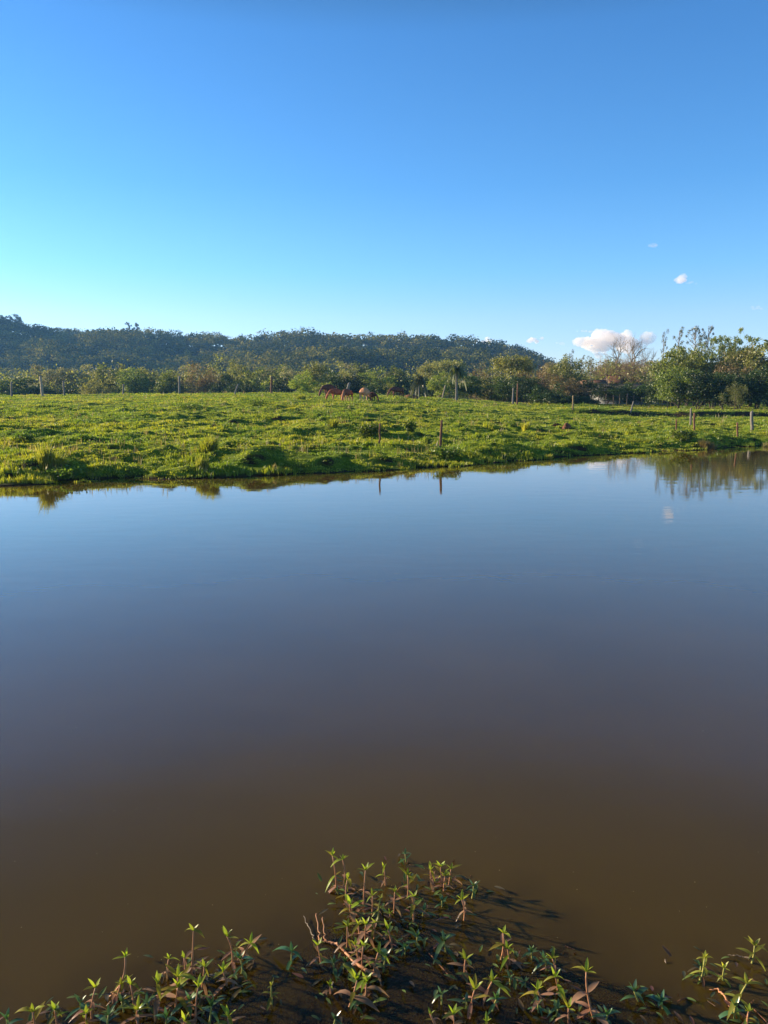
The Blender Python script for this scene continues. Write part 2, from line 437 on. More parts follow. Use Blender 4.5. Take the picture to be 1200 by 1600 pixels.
def build_water():
    xs = np.linspace(-60, 60, 61); ys = np.linspace(0.2, 60, 61)
    X, Y = np.meshgrid(xs, ys)
    me = mesh_np('pond_water', np.stack([X, Y, X * 0], -1).reshape(-1, 3), grid_faces(*X.shape), True)
    m, nt, out = new_mat('muddy_pond_water')
    g = node(nt, 'ShaderNodeNewGeometry')
    mp = node(nt, 'ShaderNodeMapping'); mp.inputs['Scale'].default_value = (.8, 1.6, 1)
    nt.links.new(g.outputs['Position'], mp.inputs['Vector'])
    n1 = node(nt, 'ShaderNodeTexNoise', Scale=1.6, Detail=3.0); nt.links.new(mp.outputs[0], n1.inputs['Vector'])
    n2 = node(nt, 'ShaderNodeTexNoise', Scale=9.0, Detail=2.0); nt.links.new(mp.outputs[0], n2.inputs['Vector'])
    ad = node(nt, 'ShaderNodeMath', operation='MULTIPLY_ADD'); ad.inputs[1].default_value = .12
    nt.links.new(n2.outputs['Fac'], ad.inputs[0]); nt.links.new(n1.outputs['Fac'], ad.inputs[2])
    bp = node(nt, 'ShaderNodeBump', Strength=.05, Distance=.035); nt.links.new(ad.outputs[0], bp.inputs['Height'])
    fr = node(nt, 'ShaderNodeFresnel', IOR=1.39); nt.links.new(bp.outputs[0], fr.inputs['Normal'])
    gl = node(nt, 'ShaderNodeBsdfGlossy', Roughness=.03); nt.links.new(bp.outputs[0], gl.inputs['Normal'])
    gl.inputs['Color'].default_value = (1, 1, 1, 1)
    df = node(nt, 'ShaderNodeSubsurfaceScattering', Scale=.06)   # silty water: light spreads inside it
    df.inputs['Radius'].default_value = (1.0, .75, .5)
    n3 = node(nt, 'ShaderNodeTexNoise', Scale=.5, Detail=3.0); nt.links.new(g.outputs['Position'], n3.inputs['Vector'])
    c = ramp(nt, n3.outputs['Fac'], [(.3, (.064, .041, .007)), (.7, (.080, .051, .009))])
    nt.links.new(c, df.inputs['Color'])
    tr = node(nt, 'ShaderNodeBsdfTransparent'); tr.inputs[0].default_value = (.62, .46, .26, 1)
    # less silt is stirred up over the shallow weed bed near the bank
    sp = node(nt, 'ShaderNodeSeparateXYZ'); nt.links.new(g.outputs['Position'], sp.inputs[0])
    wb = node(nt, 'ShaderNodeTexNoise', Scale=2.2, Detail=2.0); nt.links.new(g.outputs['Position'], wb.inputs['Vector'])
    ax = node(nt, 'ShaderNodeMath', operation='ABSOLUTE')
    sx = node(nt, 'ShaderNodeMath', operation='SUBTRACT'); sx.inputs[1].default_value = .12
    nt.links.new(sp.outputs['X'], sx.inputs[0]); nt.links.new(sx.outputs[0], ax.inputs[0])
    a1 = node(nt, 'ShaderNodeMath', operation='MULTIPLY_ADD'); a1.inputs[1].default_value = .55
    nt.links.new(ax.outputs[0], a1.inputs[0]); nt.links.new(sp.outputs['Y'], a1.inputs[2])
    a2 = node(nt, 'ShaderNodeMath', operation='MULTIPLY_ADD'); a2.inputs[1].default_value = .9
    nt.links.new(wb.outputs['Fac'], a2.inputs[0]); nt.links.new(a1.outputs[0], a2.inputs[2])
    mr = node(nt, 'ShaderNodeMapRange'); mr.interpolation_type = 'SMOOTHSTEP'
    mr.inputs['From Min'].default_value = 2.85; mr.inputs['From Max'].default_value = 3.75
    mr.inputs['To Min'].default_value = .62; mr.inputs['To Max'].default_value = .0
    nt.links.new(a2.outputs[0], mr.inputs['Value'])
    body = node(nt, 'ShaderNodeMixShader'); nt.links.new(mr.outputs[0], body.inputs[0])
    nt.links.new(df.outputs[0], body.inputs[1]); nt.links.new(tr.outputs[0], body.inputs[2])
    mx = node(nt, 'ShaderNodeMixShader'); nt.links.new(fr.outputs[0], mx.inputs[0])
    nt.links.new(body.outputs[0], mx.inputs[1]); nt.links.new(gl.outputs[0], mx.inputs[2])
    nt.links.new(mx.outputs[0], out.inputs[0])
    tag(link('pond_water', me, m), kind='structure')

def build_haze():
    g = Geo(); g.box((0, 430, 97), (1800, 1100, 199))
    me = g.mesh('haze', False)
    m, nt, out = new_mat('pale_air')
    v = node(nt, 'ShaderNodeVolumePrincipled', Density=.00026, Anisotropy=.25)
    v.inputs['Color'].default_value = (.20, .50, 1.0, 1)
    nt.links.new(v.outputs[0], out.inputs['Volume'])
    tag(link('haze', me, m), kind='stuff')

def cloud(px, py, Y, w, h, label, seed, dens, lobes=9, flat=.45):
    """A small cumulus: overlapping puffs on a flatter base, a volume of droplets."""
    rnd = random.Random(seed)
    sc = Y / FPX
    c = at(px, py, Y)
    W, H = w * sc, h * sc
    import bmesh
    bm = bmesh.new()
    for k in range(lobes):
        t = rnd.uniform(-1, 1); r = H * rnd.uniform(.26, .46) * (1 - .4 * abs(t))
        p = Vector((t * (W * .5 - r), rnd.uniform(-.5, .5) * H, rnd.uniform(-.28, .28) * H * (1 - .5 * abs(t)) ))
        mt = Matrix.Translation(p) @ Matrix.Diagonal((r * rnd.uniform(1.0, 1.7), r, r * rnd.uniform(.7, 1.0), 1))
        bmesh.ops.create_icosphere(bm, subdivisions=3, radius=1, matrix=mt)
    me = bpy.data.meshes.new('cloud'); bm.to_mesh(me); bm.free()
    o = link('cloud', me); o.location = c
    rm = o.modifiers.new('Remesh', 'REMESH'); rm.mode = 'VOXEL'; rm.voxel_size = H / 26
    for (sz, st) in ((H * .40, H * .34), (H * .14, H * .16)):
        tex = bpy.data.textures.new('puffs', 'CLOUDS'); tex.noise_scale = sz; tex.noise_depth = 2
        d = o.modifiers.new('Displace', 'DISPLACE'); d.texture = tex; d.strength = st; d.mid_level = .5
    dg = bpy.context.evaluated_depsgraph_get()
    new = bpy.data.meshes.new_from_object(o.evaluated_get(dg))
    o.modifiers.clear(); o.data = new; new.name = 'cloud'
    m, nt, out = new_mat('cloud_droplets')
    v = node(nt, 'ShaderNodeVolumePrincipled', Density=dens * (1.5 if w > 60 else 1.2 if dens > .018 else 2.4), Anisotropy=.1)
    v.inputs['Color'].default_value = (1.0, .97, .95, 1)
    nt.links.new(v.outputs[0], out.inputs['Volume'])
    new.materials.clear(); new.materials.append(m)
    tag(o, label, 'cloud', 'small clouds low in the sky')

build_ground()
build_water()
if HAZE: build_haze()
cloud(938, 533, 3000, 80, 30, 'largest white puffy cloud, low beside the bare tree top', 3, .022, 14)
cloud(985, 534, 3100, 70, 34, 'white cloud with greyish end behind the tall bare tree', 8, .016, 13)
cloud(840, 531, 3400, 34, 11, 'thin white wisp of cloud above the end of the wooded ridge', 12, .018, 7)
cloud(762, 533, 3400, 20, 12, 'tiny pale puff of cloud touching the ridge trees', 17, .014, 5)
cloud(742, 535, 3500, 16, 9, 'faintest pinkish puff just behind the flat topped ridge tree', 18, .010, 5)
cloud(914, 517, 3600, 26, 8, 'faint pinkish wisp directly above the largest white cloud', 23, .008, 5)
cloud(938, 552, 3300, 26, 12, 'small pale cloud below the largest cloud and touching the trees', 24, .012, 5)
cloud(1064, 437, 3000, 14, 15, 'small round white cloud alone high in the blue sky', 29, .020, 7)
cloud(1080, 443, 3050, 18, 7, 'thin grey tail of cloud beside the small round white cloud', 31, .006, 4)
cloud(1020, 383, 3000, 17, 9, 'highest and faintest small cloud in the sky', 37, .007, 5)
cloud(1178, 482, 3300, 36, 9, 'bluish grey wisp of cloud high above the tall open trees', 41, .004, 5)
cloud(878, 536, 3600, 22, 7, 'bluish grey wisp between the ridge and the largest cloud', 43, .004, 4)
# ------------------------------------------------------------------ grass of the pasture (nobody could count it)
RNG = np.random.default_rng(7)

def blades(P, rng, n, h, spread, width, lean=.45):
    """n curved blades at each of the points P (k,3); h, spread, width per point. Each blade is a quad and a triangle tip."""
    k = len(P)
    a = rng.uniform(0, 2 * np.pi, (k, n)); r = np.sqrt(rng.uniform(0, 1, (k, n))) * spread[:, None]
    base = P[:, None, :] + np.stack([np.cos(a) * r, np.sin(a) * r, np.zeros((k, n))], -1)
    b = rng.uniform(0, 2 * np.pi, (k, n)); le = rng.uniform(.1, 1, (k, n)) * lean
    hh = h[:, None] * rng.uniform(.55, 1.15, (k, n))
    d = np.stack([np.cos(b) * le, np.sin(b) * le, np.ones((k, n))], -1)
    tip = base + d * hh[..., None]
    mid = base + d * np.array([.35, .35, .58]) * hh[..., None]
    s = np.stack([-np.sin(b + .6), np.cos(b + .6), np.zeros((k, n))], -1) * (width[:, None] * .5)[..., None]
    v = np.stack([base - s, base + s, mid + s * .8, mid - s * .8, tip], -2).reshape(-1, 3)
    i = np.arange(k * n)[:, None] * 5
    return v, i + np.array([[0, 1, 2, 3]]), i + np.array([[3, 2, 4]])

def build_grass():
    N = 175000
    # density falls off with distance as the picture's needs do
    y = 15.5 * (150 / 15.5) ** RNG.uniform(0, 1, N)
    x = RNG.uniform(-1, 1, N) * (y * .56 + 4)
    d = y - shore(x)
    m = (d > -.15) & ((fbm(x * 2.0, y * 2.0, 91, 2) > .38) | (RNG.uniform(0, 1, N) < .35))
    x, y, d = x[m], y[m], d[m]
    z = ground(x, y)
    ok = z > 0.0
    x, y, z, d = x[ok], y[ok], z[ok], d[ok]
    n = fbm(x * .7, y * .7, 61, 2)
    h = (.032 + .070 * smooth(.42, .75, n)) * RNG.uniform(.6, 1.4, len(x)) * (1 + y / 220)
    h = h * (1 + .9 * smooth(1.0, .1, d) * .4 * RNG.uniform(0, 1.3, len(x)))
    sp = .05 + y * .0022
    w = .008 + y * .00062
    v, f4, f3 = blades(np.stack([x, y, z - .01], -1), RNG, 8, h, sp, w, .8)
    me = mesh_np('pasture_grass', v, [f4, f3])
    tag(link('pasture_grass', me, M['grass']), 'short green grazed grass over the whole pasture', 'grass', kind='stuff')
    # scattered tall dry stalks
    N = 2600
    y = 17 * (110 / 17) ** RNG.uniform(0, 1, N); x = RNG.uniform(-1, 1, N) * (y * .55 + 3)
    keep = (y - shore(x) > .4) & (fbm(x * .25, y * .25, 19, 2) > .5); x, y = x[keep], y[keep]
    v, f4, f3 = blades(np.stack([x, y, ground(x, y) - .01], -1), RNG, 5, RNG.uniform(.12, .30, len(x)) * (1 + y / 200), .05 + y * .002, .006 + y * .0004, .35)
    tag(link('dry_grass_stalks', mesh_np('dry_grass_stalks', v, [f4, f3]), M['dry']), 'thin pale grass stalks standing above the grazed pasture', 'grass', kind='stuff')
    # low broad-leaved weeds, thick along the crest of the rise
    N = 9500
    y = 17 * (98 / 17) ** RNG.uniform(0, 1, N); x = RNG.uniform(-1, 1, N) * (y * .55 + 3)
    f = fbm(x * .22, y * .16, 29, 3) + .16 * smooth(50, 75, y) * (np.abs(x / y + .08) < .16)
    keep = (y - shore(x) > .5) & (f > .60); x, y = x[keep], y[keep]
    P = np.stack([x, y, ground(x, y)], -1)
    v, f4 = leaf_quads(np.repeat(P, 14, 0) + RNG.normal(0, 1, (len(P) * 14, 3)) * np.array([.12, .12, .05]) * (1 + np.repeat(y, 14)[:, None] / 90) + np.array([0, 0, .09]),
                       RNG, .045 + np.repeat(y, 14) * .0009, flat=.3)
    tag(link('pasture_weeds', mesh_np('pasture_weeds', v, f4), M['weed']), 'low leafy weeds scattered among the pasture grass', 'weeds', kind='stuff')

def leaf_quads(P, rng, size, flat=0.0, aspect=.55, out=None):
    """One pointed leaf (a folded diamond) at each point, facing at random."""
    k = len(P); size = np.broadcast_to(size, (k,))
    n = rng.normal(0, 1, (k, 3)); n[:, 2] += flat * 3
    if out is not None: n += np.asarray(out).reshape(-1, 3) * 1.2
    n /= np.linalg.norm(n, axis=1)[:, None]
    t = rng.normal(0, 1, (k, 3)); t -= n * (t * n).sum(1)[:, None]; t /= np.linalg.norm(t, axis=1)[:, None]
    b = np.cross(n, t)
    L = (size * rng.uniform(.6, 1.3, k))[:, None]
    v = np.stack([P - t * L * .5, P + b * L * aspect * .5, P + t * L * .5, P - b * L * aspect * .5], 1).reshape(-1, 3)
    return v, np.arange(k * 4).reshape(-1, 4)

build_grass()

# ------------------------------------------------------------------ trees
def curve_pts(a, b, sag, rng, n=5, wob=.04):
    a = np.asarray(a, float); b = np.asarray(b, float)
    L = np.linalg.norm(b - a)
    c = (a + b) / 2 + np.array([0, 0, sag * L]) + rng.normal(0, wob * L, 3)
    t = np.linspace(0, 1, n)[:, None]
    return (1 - t) ** 2 * a + 2 * t * (1 - t) * c + t * t * b

def crown_tree(seed, H, W, base=.28, clumps=34, per=46, rc=.15, leaf=.30, trunk_r=.035, lean=0.0, shell=.55, stems=1, droop=0.0,
               top_flat=0.0, squash=.8, aspect=.6):
    """Trunk and limbs reaching clumps of leaves spread through an uneven crown. Unit: metres. Returns wood mesh, leaf mesh."""
    rng = np.random.default_rng(seed)
    wood = Geo(); zc = H * (base + (1 - base) * .5); rz = H * (1 - base) * .5
    trunks = []
    for s in range(stems):
        a = rng.uniform(0, 6.28); off = (0 if stems == 1 else W * .22)
        top = np.array([math.cos(a) * off + lean * H, math.sin(a) * off, H * (.80 if stems == 1 else .7) * rng.uniform(.9, 1.05)])
        root = np.array([math.cos(a), math.sin(a), 0]) * (0 if stems == 1 else trunk_r * H * .9)
        p = curve_pts(root - [0, 0, .3], top, 0, rng, 9, .05)
        p[:, :2] += rng.normal(0, .008 * H, (9, 2)); p[0, :2] = root[:2]
        r = trunk_r * H / math.sqrt(stems) * np.linspace(1.15, .22, 9)
        wood.tube(p, r, 7); trunks.append((p, r))
    lob = rng.uniform(0, 6.28, 6)
    C = []
    while len(C) < clumps:
        d = rng.normal(0, 1, 3); d /= np.linalg.norm(d)
        rr = shell + (1 - shell) * rng.uniform(0, 1) ** .6 if rng.uniform() < .8 else rng.uniform(.1, shell)
        th = math.atan2(d[1], d[0])
        lump = 1 + .17 * math.sin(2 * th + lob[0]) + .13 * math.sin(3 * th + 4 * d[2] + lob[1]) + .10 * math.sin(5 * d[2] + lob[2])
        q = d * rr * lump
        if top_flat and q[2] > .45: q[2] = .45 + (q[2] - .45) * (1 - top_flat)
        if q[2] < -.75: continue
        if top_flat and q[2] < -.1 and rng.uniform() < top_flat: continue
        C.append([q[0] * W / 2 + lean * H, q[1] * W / 2, zc + q[2] * rz])
    C = np.array(C)
    for c in C:
        p, r = trunks[rng.integers(0, len(trunks))]
        zt = max(c[2] - np.hypot(c[0] - lean * H, c[1]) * rng.uniform(.55, 1.0), H * base * .55)
        i = int(np.clip(np.searchsorted(p[:, 2], zt), 1, len(p) - 1))
        q = curve_pts(p[i], c, .10 - droop, rng, 5, .05)
        wood.tube(q, np.linspace(r[i] * .5, max(.012, r[i] * .08), 5), 4, False)
    rad = rc * W * rng.uniform(.7, 1.35, len(C))
    P = np.repeat(C, per, 0); g = rng.normal(0, 1, P.shape)
    g /= np.linalg.norm(g, axis=1)[:, None]; g *= (rng.uniform(0, 1, len(P)) ** .45)[:, None]
    P = P + g * np.repeat(rad, per)[:, None] * np.array([1, 1, squash])
    if droop: P[:, 2] -= np.abs(g[:, 0] + g[:, 1]) * droop * np.repeat(rad, per)
    P[:, 2] = np.maximum(P[:, 2], .05)
    v, f = leaf_quads(P, rng, leaf, flat=.1, aspect=aspect, out=g)
    return wood.mesh('trunk'), mesh_np('crown', v, f)

def bare_tree(seed, H, W, depth=6, r0=.028, leafy=0, leaf=.2, up=.25, stems=1):
    """Leafless branching: every branch splits again; optional scattered leaves at the twig ends."""
    rng = np.random.default_rng(seed); wood = Geo(); tips = []
    def grow(p, d, L, r, k):
        n = 4
        pts = [p]; dd = d.copy()
        for _ in range(n - 1):
            dd = dd + rng.normal(0, .10, 3) + np.array([0, 0, up * .10]); dd /= np.linalg.norm(dd)
            pts.append(pts[-1] + dd * L / (n - 1))
        wood.tube(pts, np.linspace(r, r * .66, n), 5 if k < 2 else 3, False)
        if k >= depth: tips.append(pts[-1]); return
        m = 3 if k in (0, 2, 3) else 2
        for _ in range(m):
            a = rng.normal(0, 1, 3); a -= dd * (a @ dd); a /= np.linalg.norm(a)
            sp = rng.uniform(.35, .75) * (1.1 if k else .9)
            nd = dd * math.cos(sp) + a * math.sin(sp) * np.array([W, W, 1.0]); nd[2] += up * .35; nd /= np.linalg.norm(nd)
            grow(pts[-1 if _ else -2], nd, L * rng.uniform(.66, .86), r * .62, k + 1)
    for s in range(stems):
        a = rng.uniform(0, 6.28); t = 0 if stems == 1 else .35
        grow(np.array([math.cos(a) * .1 * (stems > 1), math.sin(a) * .1 * (stems > 1), -.2]), np.array([math.cos(a) * t, math.sin(a) * t, 1.0]) / math.sqrt(1 + t * t), H * .27, r0 * 1.5 * H / math.sqrt(stems), 0)
    me = wood.mesh('trunk')
    co = np.array([v.co[:] for v in me.vertices]); s = H / co[:, 2].max()
    me.transform(Matrix.Scale(s, 4))
    lv = None
    if leafy:
        T = np.array(tips) * s
        P = np.repeat(T, leafy, 0) + rng.normal(0, H * .016, (len(T) * leafy, 3))
        v, f = leaf_quads(P, rng, leaf); lv = mesh_np('crown', v, f)
    return me, lv

def sparse_tree(seed, H, W, clumps=16, per=34, leaf=.24, rc=.5, base=.35):
    """Tall thin eucalypt: a straight trunk, short limbs, small round tufts with sky between."""
    rng = np.random.default_rng(seed); wood = Geo()
    p = curve_pts([0, 0, -.3], [rng.uniform(-.05, .05) * H, 0, H * .96], 0, rng, 9, .02); r = np.linspace(.017 * H, .004 * H, 9)
    wood.tube(p, r, 6)
    P = []; G = []
    for k in range(clumps):
        t = base + (1 - base) * (k + rng.uniform(0, 1)) / clumps
        z = t * H; i = min(int(t * 8), 7); o = np.array([np.interp(z, p[:, 2], p[:, 0]), np.interp(z, p[:, 2], p[:, 1]), z * .93])
        a = rng.uniform(0, 6.28); q = W / 2 * rng.uniform(.25, 1) * (1.15 - .55 * abs(t - .7) / .4)
        c = np.array([o[0] + math.cos(a) * q, o[1] + math.sin(a) * q, min(z + q * .35, H)])
        wood.tube(curve_pts(o, c, .06, rng, 4, .06), np.linspace(.006 * H, .0015 * H, 4), 3, False)
        rr = rc * rng.uniform(.6, 1.25)
        g = rng.normal(0, 1, (per, 3)); g /= np.linalg.norm(g, axis=1)[:, None]; g *= (rng.uniform(0, 1, per) ** .4)[:, None] * rr
        P.append(c + g * [1, 1, .75]); G.append(g / rr)
    v, f = leaf_quads(np.concatenate(P), rng, leaf, out=np.concatenate(G))
    return wood.mesh('trunk'), mesh_np('crown', v, f)

def palm_tree(seed, H, n=34, L=2.0, tr=.16):
    """Feather palm: thick trunk and arching fronds that hang at their ends."""
    rng = np.random.default_rng(seed); wood = Geo()
    zt = H - L * .45
    z = np.linspace(-.2, zt, 8)
    wood.tube(np.stack([.03 * np.sin(z), 0 * z, z], -1), tr * np.array([1.35, 1.15, 1, 1, .95, .95, 1.1, 1.0]), 9)
    V = []; 
    for k in range(n):
        a = k * 2.4 + rng.uniform(-.2, .2); el = rng.uniform(-.05, 1.35); Lk = L * rng.uniform(.85, 1.15)
        t = np.linspace(0, 1, 15)
        out = np.cos(el) * t * Lk * (1 - .22 * t * t); zz = np.sin(el) * t * Lk - t * t * Lk * (.55 + .35 * np.cos(el))
        c = np.stack([np.cos(a) * out, np.sin(a) * out, zt + zz], -1)
        wood.tube(c, np.linspace(.03, .008, 15), 3, False)
        side = np.array([-math.sin(a), math.cos(a), 0])
        for i in range(1, 15):
            w = .55 * math.sin(math.pi * (i / 15) ** .7) * L / 2
            for s in (-1, 1):
                for q in (0, .5):
                    o = c[i] * (1 - q) + c[i - 1] * q
                    e = o + side * s * w * .6 + np.array([0, 0, -w * .7]) + (c[i] - c[i - 1]) * .8
                    m = np.array([math.cos(a), math.sin(a), 0]) * .032 * L / 2
                    V.append([o - m, o + m, e + m * .4, e - m * .4])
    V = np.array(V).reshape(-1, 3)
    return wood.mesh('trunk'), mesh_np('crown', V, np.arange(len(V)).reshape(-1, 4))

# nominal H and W of each kind, and its variants (meshes shared by the copies)
KINDS = {}
def kind(name, H, W, makers, leaf, bark='bark', node_name='tree'):
    protos = []
    for mk in makers:
        w, l = mk()
        w.materials.append(M[bark])
        if l: l.materials.append(M[leaf])
        protos.append((w, l))
    KINDS[name] = (H, W, protos, node_name)

kind('broad', 8, 7, [lambda s=s: crown_tree(s, 8, 7, .10, 56, 105, .17, .36, .022) for s in (1, 2, 3)], 'green', node_name='broadleaf_tree')
kind('dark', 8, 7, [lambda s=s: crown_tree(s, 8, 7, .12, 56, 105, .18, .36, .020, stems=2) for s in (4, 5, 6)], 'dark', node_name='broadleaf_tree')
kind('olive', 8, 6.5, [lambda s=s: crown_tree(s, 8, 6.5, .08, 56, 105, .165, .33, .022) for s in (7, 8, 9)], 'olive', node_name='broadleaf_tree')
kind('yellow', 7, 5, [lambda s=s: crown_tree(s, 7, 5, .06, 44, 95, .15, .28, .022) for s in (10, 11)], 'yellow', node_name='broadleaf_tree')
kind('grey', 9, 4.6, [lambda s=s: crown_tree(s, 9, 4.6, .12, 42, 85, .17, .30, .018, droop=.12) for s in (12, 13, 14)], 'grey', 'bark_pale', 'slender_tree')
kind('brown', 6, 7.5, [lambda s=s: crown_tree(s, 6, 7.5, .05, 60, 90, .13, .22, .016, stems=4, shell=.35) for s in (15, 16)], 'brown', 'twig', 'twiggy_tree')
kind('bush', 3.2, 5, [lambda s=s: crown_tree(s, 3.2, 5, .0, 40, 95, .17, .28, .014, stems=3) for s in (17, 18)], 'dark', node_name='bush')
kind('bush_light', 2.6, 3, [lambda s=s: crown_tree(s, 2.6, 3, .03, 26, 50, .16, .18, .014, stems=3) for s in (19, 20)], 'yellow', node_name='bush')
kind('umbrella', 9, 8.5, [lambda s=s: crown_tree(s, 9, 8.5, .42, 50, 90, .12, .32, .020, top_flat=.75) for s in (21,)], 'olive', node_name='spreading_tree')
kind('euc', 12, 3.6, [lambda s=s: sparse_tree(s, 12, 3.6, 20, 44, .22, .5) for s in (22, 23, 24)], 'euc', 'twig', 'eucalypt_tree')
kind('euc_dense', 12, 4.5, [lambda s=s: sparse_tree(s, 12, 4.8, 46, 42, .24, .5, .3) for s in (25, 26)], 'euc', 'twig', 'eucalypt_tree')
kind('bare', 10, 8, [lambda s=s: bare_tree(s, 10, 1.0, 7, .020) for s in (27, 28)], 'brown', 'twig', 'bare_tree')
kind('bare_gold', 8, 6, [lambda s=s: bare_tree(s, 8, .9, 6, .020, 0, up=.4, stems=4) for s in (29, 30)], 'brown', 'bark_gold', 'bare_tree')
kind('open', 11, 7, [lambda s=s: crown_tree(s, 11, 7, .40, 60, 60, .08, .26, .014, shell=.6, stems=2) for s in (31, 32)], 'yellow', 'twig', 'airy_tree')
kind('palm', 6.0, 5.0, [lambda: palm_tree(33, 6.0, 46, 3.0, .24)], 'palm', 'post_grey', 'palm_tree')
kind('palm_low', 4.2, 6.0, [lambda: palm_tree(43, 4.2, 30, 3.4, .24)], 'palm', 'post_grey', 'palm_tree')
kind('willow', 8, 6.5, [lambda s=s: crown_tree(s, 8, 6.5, .10, 48, 95, .14, .30, .020, droop=.5, squash=1.5, aspect=.3) for s in (34, 35)], 'olive', node_name='drooping_tree')
kind('conifer', 12, 6, [lambda s=s: crown_tree(s, 12, 6, .12, 40, 60, .16, .55, .016, shell=.35) for s in (36, 37)], 'ridge_tree', node_name='ridge_tree')
kind('ridge_tall', 16, 5.5, [lambda s=s: crown_tree(s, 16, 5.5, .42, 26, 60, .17, .55, .014) for s in (38, 39)], 'ridge_tree', 'bark', 'ridge_tree')
kind('ridge_flat', 14, 13, [lambda s=s: crown_tree(s, 14, 13, .55, 34, 60, .11, .55, .016, top_flat=.85) for s in (40,)], 'ridge_tree', node_name='ridge_tree')

_count = {}
def tree(kd, px, top, Y, wpx, label, group, cat='tree', rz=None):
    H0, W0, protos, nm = KINDS[kd]
    i = _count.get(kd, 0); _count[kd] = i + 1
    w, l = protos[i % len(protos)]
    p = at(px, top, Y); g = gz(p.x, Y)
    H = max(p.z - g, .6); W = wpx / FPX * Y * (1.42 if kd not in ('euc', 'euc_dense', 'open', 'palm', 'palm_low', 'bare') and Y < 200 else 1.0)
    rnd = random.Random(px * 7 + top)
    root = empty(nm, (p.x, Y, g - .05), rnd.uniform(0, 6.28) if rz is None else rz, (W / W0, W / W0, H / H0))
    tag(root, label, cat, group)
    link('trunk', w, None, root)
    if l: link('crown', l, None, root)
    return root

